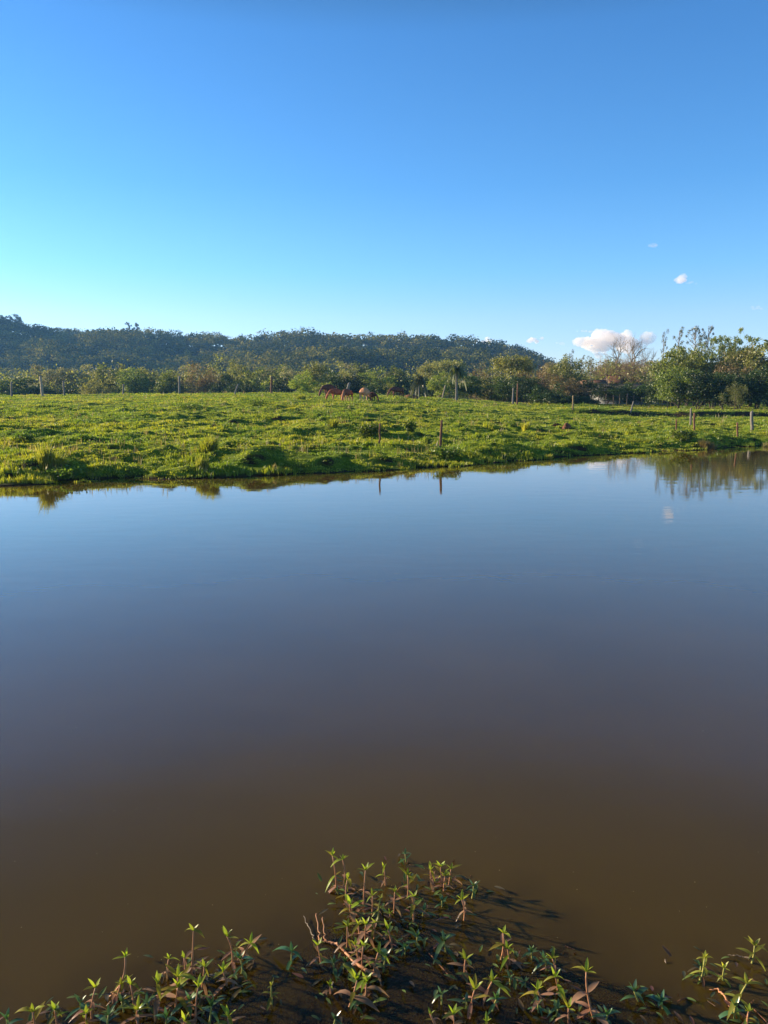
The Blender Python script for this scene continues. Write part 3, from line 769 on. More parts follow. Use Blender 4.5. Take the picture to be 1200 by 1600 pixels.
GL = 'trees of the far tree line beyond the pasture'
GF = 'trees standing around the farm buildings'
GR = 'trees rising above the skyline of the wooded ridge'
LINE = [
 # kind, px, top, distance, width, label
 ('bush', 22, 597, 118, 62, 'long low dark green hedge bush behind the pale leaning post', 'bush'),
 ('bush', 68, 600, 122, 56, 'dark hedge bush directly behind the foot of the pale leaning post', 'bush'),
 ('grey', 52, 586, 140, 22, 'shortest grey-brown tree beside the pale leaning post', 0),
 ('grey', 67, 574, 145, 24, 'grey-brown tree whose crown tops the pale leaning post', 0),
 ('grey', 88, 571, 142, 28, 'tallest and widest of the grey-brown trees near the pale leaning post', 0),
 ('grey', 108, 573, 146, 24, 'grey-brown slender tree with a pale trunk over the pasture', 0),
 ('grey', 126, 574, 143, 24, 'grey-brown slender tree just before the green stretch of the tree line', 0),
 ('grey', 145, 576, 148, 24, 'grey-brown tree mixing into the first green crowns', 0),
 ('olive', 153, 588, 128, 30, 'low olive tree below the last grey-brown slender trees', 0),
 ('broad', 170, 569, 140, 34, 'taller green tree with a pointed top beneath the lit patch of ridge', 0),
 ('olive', 189, 569, 146, 28, 'olive tree with a peaked crown under the twin ridge trees', 0),
 ('broad', 206, 578, 134, 34, 'rounded green tree below the twin ridge trees', 0),
 ('olive', 226, 577, 143, 30, 'olive round tree between the twin ridge trees and the brown crown', 0),
 ('grey', 243, 578, 146, 26, 'grey slender tree rising behind green crowns', 0),
 ('broad', 262, 586, 130, 34, 'low rounded green tree next to the wide brown crown', 0),
 ('grey', 280, 576, 140, 26, 'grey-green tree leaning against the wide brown crown', 0),
 ('brown', 316, 571, 132, 62, 'wide dome-shaped brown tree, the largest brown crown in the line', 0),
 ('olive', 345, 566, 146, 36, 'olive tree behind the shoulder of the wide brown tree', 0),
 ('dark', 352, 588, 126, 36, 'dark green low tree beside the wide brown tree', 0),
 ('olive', 368, 562, 152, 34, 'high olive tree between the brown dome and the red-brown post', 0),
 ('broad', 388, 574, 138, 32, 'green tree behind the bright low bush', 0),
 ('bush_light', 402, 588, 122, 30, 'bright yellow-green low bush near the red-brown post', 'bush'),
 ('dark', 378, 594, 118, 38, 'dark shaded low tree before the bright low bush', 0),
 ('grey', 418, 572, 150, 26, 'grey tree just behind the top of the red-brown post', 0),
 ('bush', 440, 594, 112, 34, 'nearly black round bush beside the red-brown post', 'bush'),
 ('broad', 440, 573, 148, 28, 'green tree above the nearly black bush', 0),
 ('grey', 455, 570, 144, 22, 'slim grey-green tree with a bright thin top', 0),
 ('yellow', 472, 578, 98, 30, 'bright conical yellow-green tree on the pasture crest', 0),
 ('olive', 490, 568, 112, 34, 'light olive tree next to the conical yellow-green tree', 0),
 ('bush_light', 507, 594, 104, 26, 'yellowish shrub just behind the first brown cow', 'bush'),
 ('dark', 515, 582, 118, 36, 'dark tree behind the group of brown cows', 0),
 ('olive', 530, 575, 142, 30, 'olive tree above the gap between the cows', 0),
 ('dark', 552, 590, 112, 34, 'dark shaded tree behind the tan cow', 0),
 ('grey', 548, 572, 148, 26, 'grey-green tree crown over the grey leaning post', 0),
 ('broad', 566, 577, 140, 30, 'green tree over the tan cow', 0),
 ('yellow', 590, 575, 128, 36, 'bright yellow-green crown between the tan cow and the dark cow', 0),
 ('dark', 594, 596, 106, 34, 'dark bushy tree in front of the bright crown, by the dark cow', 0),
 ('olive', 614, 574, 140, 28, 'olive tree over the dark grazing cow', 0),
 ('bush_light', 610, 594, 100, 16, 'small golden round bush above the dark grazing cow', 'bush'),
 ('broad', 632, 572, 138, 28, 'green tree behind the first palm', 0),
 ('palm_low', 655, 582, 92, 34, 'drooping palm with hanging fronds behind the pasture crest', 'palm tree'),
 ('dark', 668, 590, 104, 34, 'dark bush-like tree between the two palms', 0),
 ('olive', 672, 568, 142, 30, 'olive tree between the two palms', 0),
 ('yellow', 688, 579, 94, 30, 'yellow-green tree beside the thin leaning stake', 0),
 ('umbrella', 700, 558, 150, 48, 'flat layered grey-olive tree rising above the taller palm', 'tree'),
 ('palm', 714, 566, 80, 38, 'taller palm on a thick grey trunk at the pasture crest', 'palm tree'),
 ('dark', 736, 590, 96, 44, 'dark rounded tree beside the thick palm trunk', 0),
 ('brown', 750, 571, 120, 40, 'orange-brown twiggy crown beyond the taller palm', 0),
 ('olive', 768, 585, 104, 34, 'low olive tree by the brown shed roof', 0),
 ('umbrella', 800, 551, 112, 54, 'broad spreading olive tree above the brown shed', 0),
 ('dark', 802, 586, 100, 46, 'dark bushy tree filling the space under the broad spreading crown', 0),
 ('dark', 776, 590, 108, 36, 'dark tree covering the end of the brown shed', 0),
 ('brown', 822, 571, 116, 36, 'brown twiggy crown beside the spreading olive tree', 0),
 ('brown', 846, 570, 118, 34, 'smaller brown crown between the spreading tree and the eucalypts', 0),
 ('dark', 825, 592, 92, 40, 'dark low tree behind the thin upright pole', 0),
 ('bush', 850, 603, 88, 44, 'dark shaded bush on the flank of the rise', 'bush'),
 ('grey', 866, 562, 122, 30, 'grey-green tree next to the lumpy eucalypt', 0),
 ('olive', 884, 553, 118, 36, 'lumpy grey-green eucalypt crown standing up against the sky', 0),
 ('euc', 893, 548, 130, 14, 'thin eucalypt with a dark tufted tip beside the lumpy crown', 0),
 ('euc', 908, 556, 134, 16, 'thin eucalypt with sparse tufts against pale sky', 0),
 ('euc', 924, 557, 130, 14, 'thin sparse eucalypt closest to the willow-like tree', 0),
 ('brown', 880, 588, 96, 56, 'wide grey-brown twiggy tree below the thin eucalypts', 0),
 ('dark', 903, 588, 100, 40, 'dark tree between the twiggy tree and the tiled roof', 0),
]
FARM = [
 ('willow', 938, 563, 150, 48, 'drooping olive tree directly behind the tiled roof', 0),
 ('olive', 958, 565, 158, 46, 'olive tree behind the ridge of the tiled roof', 0),
 ('bare', 972, 519, 150, 74, 'tallest bare tree with fanned grey branches over the tiled roof', 0),
 ('bare', 1003, 533, 156, 52, 'second bare grey tree just beside the tallest bare one', 0),
 ('bare_gold', 968, 552, 146, 40, 'golden bare tree below the tallest bare tree', 0),
 ('bare_gold', 1004, 558, 142, 40, 'golden bare many-stemmed tree before the brown hill', 0),
 ('bare_gold', 1026, 557, 140, 36, 'golden bare tree against the first green farm tree', 0),
 ('bare_gold', 986, 556, 150, 50, 'golden bare tree between the two grey bare trees', 0),
 ('bare_gold', 1014, 556, 138, 52, 'widest golden bare many-stemmed tree, nearest the green farm trees', 0),
 ('bare_gold', 950, 560, 152, 40, 'thin golden bare tree rising by the drooping olive tree', 0),
 ('olive', 1000, 582, 138, 48, 'olive bushy tree at the foot of the golden bare trees', 0),
 ('euc', 1038, 517, 112, 17, 'slimmest tall eucalypt standing alone against the sky', 0),
 ('euc', 1062, 512, 108, 24, 'tall eucalypt with round tufts beside the slimmest one', 0),
 ('euc_dense', 1090, 511, 106, 30, 'dense grey tall eucalypt in the middle of the high group', 0),
 ('euc_dense', 1107, 512, 110, 24, 'grey eucalypt between the dense one and the airy green tree', 0),
 ('open', 1134, 510, 100, 54, 'tall airy light green tree with sky showing through', 0),
 ('open', 1162, 517, 102, 58, 'second airy light green tree with a wide loose crown', 0),
 ('broad', 1056, 545, 96, 44, 'full green tree below the slim tall eucalypts', 0),
 ('broad', 1078, 557, 92, 42, 'green tree below the dense grey eucalypt', 0),
 ('yellow', 1104, 546, 94, 50, 'yellow-green crown under the airy tall trees', 0),
 ('olive', 1134, 554, 92, 44, 'olive crown under the first airy tree', 0),
 ('brown', 1148, 560, 88, 40, 'brownish twiggy tree between olive crowns', 0),
 ('olive', 1178, 543, 94, 56, 'large olive brown tree by the frame edge', 0),
 ('broad', 1206, 534, 92, 52, 'highest rounded tree at the very edge of the picture', 0),
 ('dark', 1044, 582, 84, 48, 'dark green tree next to the dark roofed farmhouse', 0),
 ('broad', 1062, 576, 78, 44, 'mid green tree with two thin trunks beside the farmhouse', 0),
 ('dark', 1090, 584, 76, 46, 'dark tree behind the pair of posts', 0),
 ('dark', 1114, 580, 80, 46, 'dark tree with a pale trunk glowing in the sun', 0),
 ('dark', 1136, 586, 75, 44, 'dark low-crowned tree between the pale trunk and the thick post', 0),
 ('dark', 1160, 583, 77, 48, 'dark shaded tree just before the thick grey post', 0),
 ('dark', 1186, 578, 76, 50, 'nearly black tree behind the thick grey post', 0),
 ('dark', 1212, 574, 78, 50, 'nearly black tree cut by the picture edge', 0),
 ('willow', 1150, 598, 70, 24, 'small hanging brown-green tree before the dark ones', 0),
 ('dark', 948, 600, 104, 34, 'small dark forked tree in front of the whitish wall', 0),
 ('dark', 990, 598, 100, 44, 'dark tree shading the middle of the farmhouse', 0),
 ('dark', 1018, 598, 98, 44, 'dark tree at the metal roof edge of the farmhouse', 0),
 ('dark', 968, 607, 112, 26, 'low dark tree between house wall and leaning trunk', 0),
 ('olive', 930, 574, 152, 46, 'olive tree just behind the gable of the salmon house', 0),
 ('olive', 988, 566, 162, 50, 'olive tree low behind the tallest bare tree', 0),
 ('brown', 1012, 566, 148, 50, 'brown twiggy tree in front of the bare brown hill', 0),
 ('yellow', 1122, 553, 104, 44, 'lit yellow-green tree under the gap between the two airy trees', 0),
 ('broad', 1156, 553, 100, 46, 'bright green tree under the second airy tree', 0),
 ('olive', 1088, 552, 102, 40, 'lit olive tree directly under the dense grey eucalypt', 0),
 ('olive', 1190, 556, 88, 46, 'olive tree above the thick grey post', 0),
 ('grey', 1036, 560, 118, 36, 'grey-green tree between the golden bare trees and the full green tree', 0),
 ('bush', 916, 620, 90, 34, 'tangled dark bush beside the orange lit post', 'bush'),
 ('bush', 880, 615, 86, 40, 'dark bush at the foot of the grey-brown twiggy tree', 'bush'),
]
SKYLINE = [
 ('conifer', -8, 494, 540, 22, 'dark ridge tree cut by the picture edge at the highest end', 0),
 ('conifer', 8, 492, 545, 18, 'dark tree in the highest clump on the ridge', 0),
 ('ridge_tall', 16, 493, 550, 12, 'thin dark tree in the middle of the highest ridge clump', 0),
 ('conifer', 26, 490, 545, 18, 'topmost dark tree of the highest ridge clump', 0),
 ('conifer', 55, 508, 548, 18, 'dark rounded tree first after the highest ridge clump', 0),
 ('conifer', 70, 509, 550, 16, 'dark tree second after the highest ridge clump', 0),
 ('ridge_flat', 90, 510, 548, 20, 'dark flat-topped tree on the ridge with sky under its crown', 0),
 ('ridge_flat', 107, 511, 548, 12, 'small mushroom-shaped dark tree on the ridge', 0),
 ('conifer', 119, 514, 552, 8, 'small pointed dark tree after the mushroom-shaped one', 0),
 ('conifer', 138, 514, 550, 9, 'first of two narrow dark trees side by side on the ridge', 0),
 ('conifer', 147, 514, 552, 9, 'second of two narrow dark trees side by side on the ridge', 0),
 ('ridge_tall', 201, 502, 545, 10, 'slightly taller of the twin slender trees on the ridge', 0),
 ('ridge_tall', 213, 504, 545, 11, 'wider of the twin slender trees on the ridge', 0),
 ('conifer', 234, 516, 545, 10, 'small dark tree following the twin slender trees', 0),
 ('conifer', 262, 518, 545, 9, 'small dark tree where the ridge line dips', 0),
 ('ridge_tall', 463, 518, 545, 9, 'tiny upright tree on the ridge over the yellow-green tree', 0),
 ('ridge_tall', 471, 519, 545, 9, 'tiny twin tree on the ridge over the yellow-green tree', 0),
 ('conifer', 600, 524, 545, 10, 'small rounded tree on the middle of the ridge', 0),
 ('ridge_flat', 720, 528, 540, 22, 'wide flat-topped tree where the ridge starts to fall', 0),
 ('conifer', 790, 541, 500, 12, 'first dark tree on the falling end of the ridge', 0),
 ('conifer', 801, 541, 490, 9, 'pointed dark tree near the falling end of the ridge', 0),
 ('conifer', 815, 547, 480, 11, 'dark round tree on the falling end of the ridge', 0),
 ('conifer', 823, 547, 470, 9, 'pointed dark tree following the round one on the ridge end', 0),
 ('conifer', 831, 552, 460, 9, 'small dark tree low on the ridge end', 0),
 ('conifer', 845, 552, 450, 12, 'last tall dark tree at the foot of the ridge', 0),
 ('conifer', 858, 562, 440, 16, 'lowest dark tree where the ridge disappears behind the line', 0),
]
for tab, grp in ((LINE, GL), (FARM, GF), (SKYLINE, GR)):
    for kd, px, top, Y, w, lab, cat in tab:
        tree(kd, px, top, Y, w, lab, grp, cat or 'tree')

# ------------------------------------------------------------------ forest that covers the ridge: reads as one mass
def build_ridge_forest():
    rng = np.random.default_rng(99)
    # sample crown positions over the slope
    V = []; F = []; n0 = 0
    step = 7.6
    pts = []
    yy = 300.0
    while yy < 640:
        k = int((yy * .62 + 60 + yy * .40) / step)
        xs = np.linspace(-yy * .62 - 20, yy * .40, k) + rng.uniform(-2.2, 2.2, k)
        pts.append(np.stack([xs, yy + rng.uniform(-2.5, 2.5, k)], -1)); yy += step * .95
    P = np.concatenate(pts)
    z = ground(P[:, 0], P[:, 1], False)
    keep = (z > 5.0) & (P[:, 1] < 600) & ~((P[:, 0] > 75) & (P[:, 1] < 470))
    P, z = P[keep], z[keep]
    n = len(P)
    kx = vnoise(P[:, 0] / 16, P[:, 1] / 16, 3)
    R_ = rng.uniform(2.8, 7.0, n) * (.8 + .4 * kx); Hh = rng.uniform(4.5, 10.5, n) * (.75 + .5 * kx)
    L = 110
    C = np.stack([P[:, 0], P[:, 1], z + Hh * .62], -1)
    g = rng.normal(0, 1, (n, L, 3)); g /= np.linalg.norm(g, axis=2)[..., None]
    g[..., 2] = np.where(g[..., 2] < -.4, -g[..., 2], g[..., 2])
    ph = rng.uniform(0, 6.28, (n, 1, 4))
    lump = 1 + .22 * np.sin(3 * np.arctan2(g[..., 1], g[..., 0]) + ph[..., 0]) * np.sin(4 * g[..., 2] + ph[..., 1])
    rad = (rng.uniform(0, 1, (n, L)) ** .25) * lump
    Q = C[:, None] + g * rad[..., None] * np.stack([R_, R_, Hh * .42], -1)[:, None]
    v, f = leaf_quads(Q.reshape(-1, 3), rng, 1.3, flat=.1, aspect=.75, out=g * 1.9)
    me = mesh_np('ridge_forest', v, f)
    tag(link('ridge_forest', me, M['ridge']), 'dense forest covering the slope of the far ridge', 'forest', kind='stuff')
    print('ridge crowns', n)
build_ridge_forest()

# ------------------------------------------------------------------ scrub that closes the gaps under the tree line
def build_scrub():
    rng = np.random.default_rng(5)
    def band(y0, y1, x0, x1, n, h, name, label, mat, leaf=.42):
        x = rng.uniform(x0, x1, n); y = rng.uniform(y0, y1, n)
        hh = h * (.5 + .9 * fbm(x / 6, y / 6, 8, 3))
        z = ground(x, y, False)
        L = 70
        g = rng.normal(0, 1, (n, L, 3)); g /= np.linalg.norm(g, axis=2)[..., None]; g *= rng.uniform(0, 1, (n, L, 1)) ** .4
        Q = np.stack([x, y, z + hh * .5], -1)[:, None] + g * np.stack([hh * .55, hh * .5, hh * .52], -1)[:, None]
        v, f = leaf_quads(Q.reshape(-1, 3), rng, leaf, flat=.1, out=g)
        tag(link(name, mesh_np(name, v, f), M[mat]), label, 'undergrowth', kind='stuff')
    band(134, 172, -125, 62, 1350, 6.8, 'undergrowth', 'mixed undergrowth filling the gaps of the far tree line', 'olive')
    band(168, 190, 50, 230, 620, 6.5, 'farm_undergrowth', 'dark undergrowth behind the farm and its meadow', 'dark', .5)
build_scrub()
# ------------------------------------------------------------------ posts, stakes and fences
def post(px, top, base, w, label, mat='post', lean_px=0, group='old posts standing in and behind the pasture', Y=None, name='fence_post', sides=7, knot=False, cat='post'):
    """lean_px: how far the top stands to the right of the foot, in photograph pixels."""
    if Y is None:
        x, y, z = on_ground(px, base)
    else:
        p = at(px, base, Y); x, y, z = p.x, Y, gz(p.x, Y)
    T = at(px + lean_px, top, y)
    rad = w / 2 / FPX * y
    rng = np.random.default_rng(int(px * 3 + top))
    h = T.z - z; n = 7
    t = np.linspace(0, 1, n)
    pts = np.stack([t * (T.x - x), 0 * t, -.25 + t * (h + .25)], -1)
    pts[1:-1, :2] += rng.normal(0, rad * (.9 if knot else .08), (n - 2, 2))
    g = Geo(); r = rad * (1.12 - .22 * t) * (1 + rng.normal(0, .03, n))
    g.tube(pts, r, sides)
    me = g.mesh(name, True)
    # uneven, slanting, weathered top
    ztop = h - rad * .9
    for v in me.vertices:
        if v.co.z > ztop: v.co.z += (v.co.x - (T.x - x)) * rng.uniform(.2, .7) + rng.uniform(-.03, .03) * rad * 10
    o = link(name, me, M[mat]); o.location = (x, y, z)
    tag(o, label, cat, group)
    return o

post(592, 661, 697, 3.0, 'thin crooked knotty stake at the water side of the pasture', 'post_red', 1.5, knot=True)
post(688, 657, 698, 4.2, 'upright dark wooden post nearest the pond, thicker than the crooked stake', 'post_red', 2)
post(67, 588, 619, 4.2, 'pale dead trunk-like post leaning on the crest beside grey-brown trees', 'post_pale', -4)
post(18, 597, 620, 3.2, 'grey weathered post at the outer end of the pasture crest', 'post_grey', 0)
post(101, 595, 618, 3.0, 'short pale stump of a post under the grey-brown trees', 'post_grey', -2)
post(192, 600, 617, 2.6, 'thin grey post half hidden by the green crowns on the crest', 'post_grey', 1)
post(280, 588, 617, 3.2, 'dark grey trunk-like post beside the wide brown tree', 'post_grey', 0, Y=100)
post(365, 600, 617, 2.6, 'grey stake leaning sideways before the dark low trees', 'post_grey', 7)
post(424, 589, 614, 3.4, 'tall red-brown post lit by the sun on the pasture crest', 'post_red', 0)
post(540, 598, 612, 5.0, 'grey leaning board-like post behind the brown cows', 'post_grey', 6, Y=82)
post(690, 602, 623, 2.2, 'thin pale stake leaning beside the yellow-green tree', 'post_pale', 6)
post(801, 606, 631, 2.8, 'grey post just beside the tall thin pole', 'post_grey', 1)
post(808, 599, 632, 2.4, 'tall thin reddish pole on the flank of the rise', 'post_red', 1)
post(895, 618, 641, 2.6, 'orange lit post at the tangled dark bush', 'bark_gold', .5)
post(984, 627, 651, 2.4, 'pale dead stump leaning on the dark strip below the farmhouse', 'post_grey', 6, Y=66, name='dead_stump', cat='stump')
post(1057, 655, 672, 2.4, 'short thin post beside the pair of taller posts', 'post_red', 0)
post(1079, 638, 664, 3.0, 'darker grey post of the pair beyond the leafy clump', 'post_grey', .5)
post(1085, 645, 675, 3.0, 'slimmer brown post of the pair beyond the leafy clump', 'post_red', 0)
post(1153, 660, 684, 2.8, 'thin brown post between the pair and the thick grey post', 'post_red', -1)
post(1176, 643, 672, 4.8, 'thickest grey weathered post in the flat part of the pasture', 'post_grey', -1.5)
post(1117, 608, 644, 2.8, 'pale forked dead trunk glowing orange among dark trees', 'bark_pale', -4, Y=84, name='pale_trunk', cat='trunk', knot=True)

def fence(Y, px0, px1, label, n, h=1.25, rails=2, mat='post'):
    a = at(px0, 640, Y); b = at(px1, 640, Y); mx = (a.x + b.x) / 2
    root = empty('wooden_fence', (mx, Y, gz(mx, Y)))
    tag(root, label, 'fence')
    rng = np.random.default_rng(n); tops = []
    for k in range(n):
        x = a.x + (b.x - a.x) * k / (n - 1) + rng.uniform(-.15, .15); z = gz(x, Y) - root.location.z
        g = Geo(); hh = h * rng.uniform(.85, 1.15)
        g.tube([[x - mx, 0, z - .2], [x - mx + rng.uniform(-.04, .04), 0, z + hh * .5], [x - mx + rng.uniform(-.08, .08), 0, z + hh]], .05 * rng.uniform(.8, 1.3), 6)
        link('post', g.mesh('fence_post'), M[mat], root); tops.append((x - mx, z))
    for r in range(rails):
        g = Geo(); g.tube([[x, -.07, z + h * (.45 + .38 * r) + rng.uniform(-.03, .03)] for x, z in tops], .028, 5)
        link('rail', g.mesh('fence_rail'), M[mat], root)
fence(92, 935, 1215, 'old wooden rail fence crossing the sunlit meadow behind the tree trunks', 26)
fence(128, 780, 930, 'low rail fence beyond the flank of the rise, before the shed', 14, 1.1)

# ------------------------------------------------------------------ farm buildings
def plank_mat(name, stops, axis=(9, 9, .7), bump=.6):
    return rough_mat(name, stops, scale=3.0, stretch=axis, bump=bump)
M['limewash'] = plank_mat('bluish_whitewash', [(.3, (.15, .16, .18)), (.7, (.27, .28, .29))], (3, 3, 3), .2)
M['pinkwall'] = plank_mat('salmon_plaster', [(.3, (.13, .065, .045)), (.7, (.24, .13, .09))], (2, 2, 2), .2)
M['shed'] = plank_mat('dark_shed_boards', [(.3, (.06, .045, .035)), (.7, (.15, .11, .08))])
M['tin'] = plank_mat('dull_tin_roof', [(.3, (.035, .035, .04)), (.7, (.08, .08, .085))], (6, .4, 1), .3)
M['tin_brown'] = plank_mat('rusty_tin_roof', [(.3, (.12, .07, .05)), (.7, (.26, .16, .11))], (6, .4, 1), .3)
M['glass'] = rough_mat('dark_window', [(.3, (.01, .012, .015)), (.7, (.03, .03, .035))], rough=.15, bump=0, spec=.5)
M['frame'] = rough_mat('pale_window_frame', [(.3, (.35, .33, .30)), (.7, (.5, .48, .44))], bump=.1)
def tile_mat():
    m, nt, out = new_mat('clay_roof_tiles')
    tc = node(nt, 'ShaderNodeTexCoord')
    w = node(nt, 'ShaderNodeTexWave', Scale=1.6, Distortion=.4); w.bands_direction = 'Z'; nt.links.new(tc.outputs['Object'], w.inputs['Vector'])
    w2 = node(nt, 'ShaderNodeTexWave', Scale=2.2, Distortion=.3); w2.bands_direction = 'X'; nt.links.new(tc.outputs['Object'], w2.inputs['Vector'])
    nz = node(nt, 'ShaderNodeTexNoise', Scale=1.7, Detail=6.0); nt.links.new(tc.outputs['Object'], nz.inputs['Vector'])
    c = ramp(nt, nz.outputs['Fac'], [(.3, (.08, .045, .03)), (.5, (.20, .10, .055)), (.72, (.30, .15, .07))])
    b = node(nt, 'ShaderNodeBsdfPrincipled', Roughness=.85); nt.links.new(c, b.inputs['Base Color'])
    ad = node(nt, 'ShaderNodeMath', operation='ADD'); nt.links.new(w.outputs['Fac'], ad.inputs[0]); nt.links.new(w2.outputs['Fac'], ad.inputs[1])
    bp = node(nt, 'ShaderNodeBump', Strength=1.0, Distance=.12); nt.links.new(ad.outputs[0], bp.inputs['Height']); nt.links.new(bp.outputs[0], b.inputs['Normal'])
    nt.links.new(b.outputs[0], out.inputs[0]); return m
M['tiles'] = tile_mat()

def gable_house(name, label, px, Y, L, D, eave, ridge, wall, roof, rz=0.0, cat='house', windows=(), doors=(), over=.35, sink=.1, hip=0.0):
    """Gabled building: walls, pitched roof with thickness and eaves, windows (> frame), doors."""
    p = at(px, 640, Y); z = gz(p.x, Y) - sink
    root = empty(name, (p.x, Y, z), rz); tag(root, label, cat, 'farm buildings among the trees')
    l, d = L / 2, D / 2
    g = Geo()
    V = [(-l, -d, 0), (l, -d, 0), (l, d, 0), (-l, d, 0), (-l, -d, eave), (l, -d, eave), (l, d, eave), (-l, d, eave), (-l + .02, 0, ridge - .06), (l - .02, 0, ridge - .06)]
    me = mesh_np('wall', V, [np.array([[0, 1, 5, 4], [1, 2, 6, 5], [2, 3, 7, 6], [3, 0, 4, 7]]), np.array([[4, 7, 8], [6, 5, 9]])])
    link('wall', me, M[wall], root)
    g = Geo(); s = (ridge - eave) / d; t = .10
    for sg in (-1, 1):
        a = np.array([[-l - over, sg * (d + over), eave - s * over], [l + over, sg * (d + over), eave - s * over], [l + over - hip, 0, ridge], [-l - over + hip, 0, ridge]])
        v = np.concatenate([a + [0, 0, .02], a + [0, 0, .02 + t]])
        g.add(v, [[0, 1, 2, 3], [7, 6, 5, 4], [0, 4, 5, 1], [1, 5, 6, 2], [2, 6, 7, 3], [3, 7, 4, 0]])
    rf = link('roof', g.mesh('roof', False), M[roof], root)
    g = Geo(); g.tube([[-l - over + hip, 0, ridge + t + .02], [l + over - hip, 0, ridge + t + .02]], .11, 6); link('ridge_cap', g.mesh('ridge_cap'), M[roof], rf)
    for (x, zc, w, h) in windows:
        g = Geo()
        for dx in (-1, 1): g.box((x + dx * (w / 2 + .04), -d - .03, zc), (.08, .08, h + .16))
        for dz in (-1, 1): g.box((x, -d - .03, zc + dz * (h / 2 + .04)), (w, .075, .08))
        g.box((x, -d - .035, zc), (.05, .05, h))
        wn_ = link('window', g.mesh('window', False), M['frame'], root)
        g = Geo(); g.box((x, -d - .012, zc), (w, .02, h)); link('pane', g.mesh('pane', False), M['glass'], wn_)
    for (x, w, h) in doors:
        g = Geo(); g.box((x, -d - .03, h / 2), (w, .06, h)); dr = link('door', g.mesh('door', False), M['shed'], root)
        g = Geo(); g.box((x + w * .38, -d - .09, h * .5), (.04, .05, .12)); link('handle', g.mesh('handle', False), M['tin'], dr)
    return root
gable_house('farmhouse', 'long low farmhouse with dark roof and bluish white wall in tree shade', 982, 124, 10.6, 6, 2.0, 3.25, 'limewash', 'tin', .10,
            windows=((-3.3, 1.4, .9, .8), (.6, 1.4, .9, .8), (3.4, 1.4, .9, .8)), doors=((-1.2, .9, 2.0),), over=.6)
gable_house('tiled_house', 'taller house with orange clay tiled roof rising behind the farmhouse', 959, 140, 4.4, 4.4, 2.8, 5.0, 'shed', 'tiles', .45, windows=((0, 2.0, .9, .9),), hip=.5, over=.4)
gable_house('salmon_house', 'sunlit salmon walled house with brown roof at the end of the farmyard', 921, 132, 5.2, 4.4, 2.5, 4.0, 'pinkwall', 'tin_brown', .35,
            windows=((-1.2, 1.3, .8, .8), (1.3, 1.3, .8, .8)), doors=((0, .9, 1.95),))
gable_house('brown_shed', 'low brown shed with a sloping rusty roof behind the rise', 790, 118, 5.6, 5, 1.9, 3.3, 'shed', 'tin_brown', -.35, cat='shed', doors=((.8, 1.4, 1.7),))

# ------------------------------------------------------------------ cattle
def skin_mesh(name, verts, edges, radii, sub=2, root=0):
    me = bpy.data.meshes.new(name); me.from_pydata(verts, edges, [])
    o = link(name, me)
    sk = o.modifiers.new('skin', 'SKIN'); sk.use_smooth_shade = True
    for v, r in zip(me.skin_vertices[0].data, radii):
        v.radius = r if isinstance(r, tuple) else (r, r)
    me.skin_vertices[0].data[root].use_root = True
    o.modifiers.new('sub', 'SUBSURF').levels = sub
    dg = bpy.context.evaluated_depsgraph_get()
    new = bpy.data.meshes.new_from_object(o.evaluated_get(dg)); new.name = name
    bpy.data.objects.remove(o)
    return new

def hide_mat(name, body, dark, legs, face):
    m, nt, out = new_mat(name)
    tc = node(nt, 'ShaderNodeTexCoord'); sp = node(nt, 'ShaderNodeSeparateXYZ'); nt.links.new(tc.outputs['Object'], sp.inputs[0])
    nz = node(nt, 'ShaderNodeTexNoise', Scale=3.5, Detail=5.0); nt.links.new(tc.outputs['Object'], nz.inputs['Vector'])
    c = ramp(nt, nz.outputs['Fac'], [(.35, dark), (.6, body)])
    mr = node(nt, 'ShaderNodeMapRange'); mr.inputs['From Min'].default_value = .38; mr.inputs['From Max'].default_value = .62
    nt.links.new(sp.outputs['Z'], mr.inputs['Value'])
    lx = node(nt, 'ShaderNodeMapRange'); lx.inputs['From Min'].default_value = .85; lx.inputs['From Max'].default_value = 1.05
    nt.links.new(sp.outputs['X'], lx.inputs['Value'])
    m1 = node(nt, 'ShaderNodeMix', data_type='RGBA'); m1.inputs['A'].default_value = (*legs, 1)
    nt.links.new(mr.outputs[0], m1.inputs['Factor']); nt.links.new(c, m1.inputs['B'])
    m2 = node(nt, 'ShaderNodeMix', data_type='RGBA'); m2.inputs['B'].default_value = (*face, 1)
    nt.links.new(lx.outputs[0], m2.inputs['Factor']); nt.links.new(m1.outputs['Result'], m2.inputs['A'])
    b = node(nt, 'ShaderNodeBsdfPrincipled', Roughness=.75); b.inputs['Specular IOR Level'].default_value = .25
    nt.links.new(m2.outputs['Result'], b.inputs['Base Color']); nt.links.new(b.outputs[0], out.inputs[0])
    return m

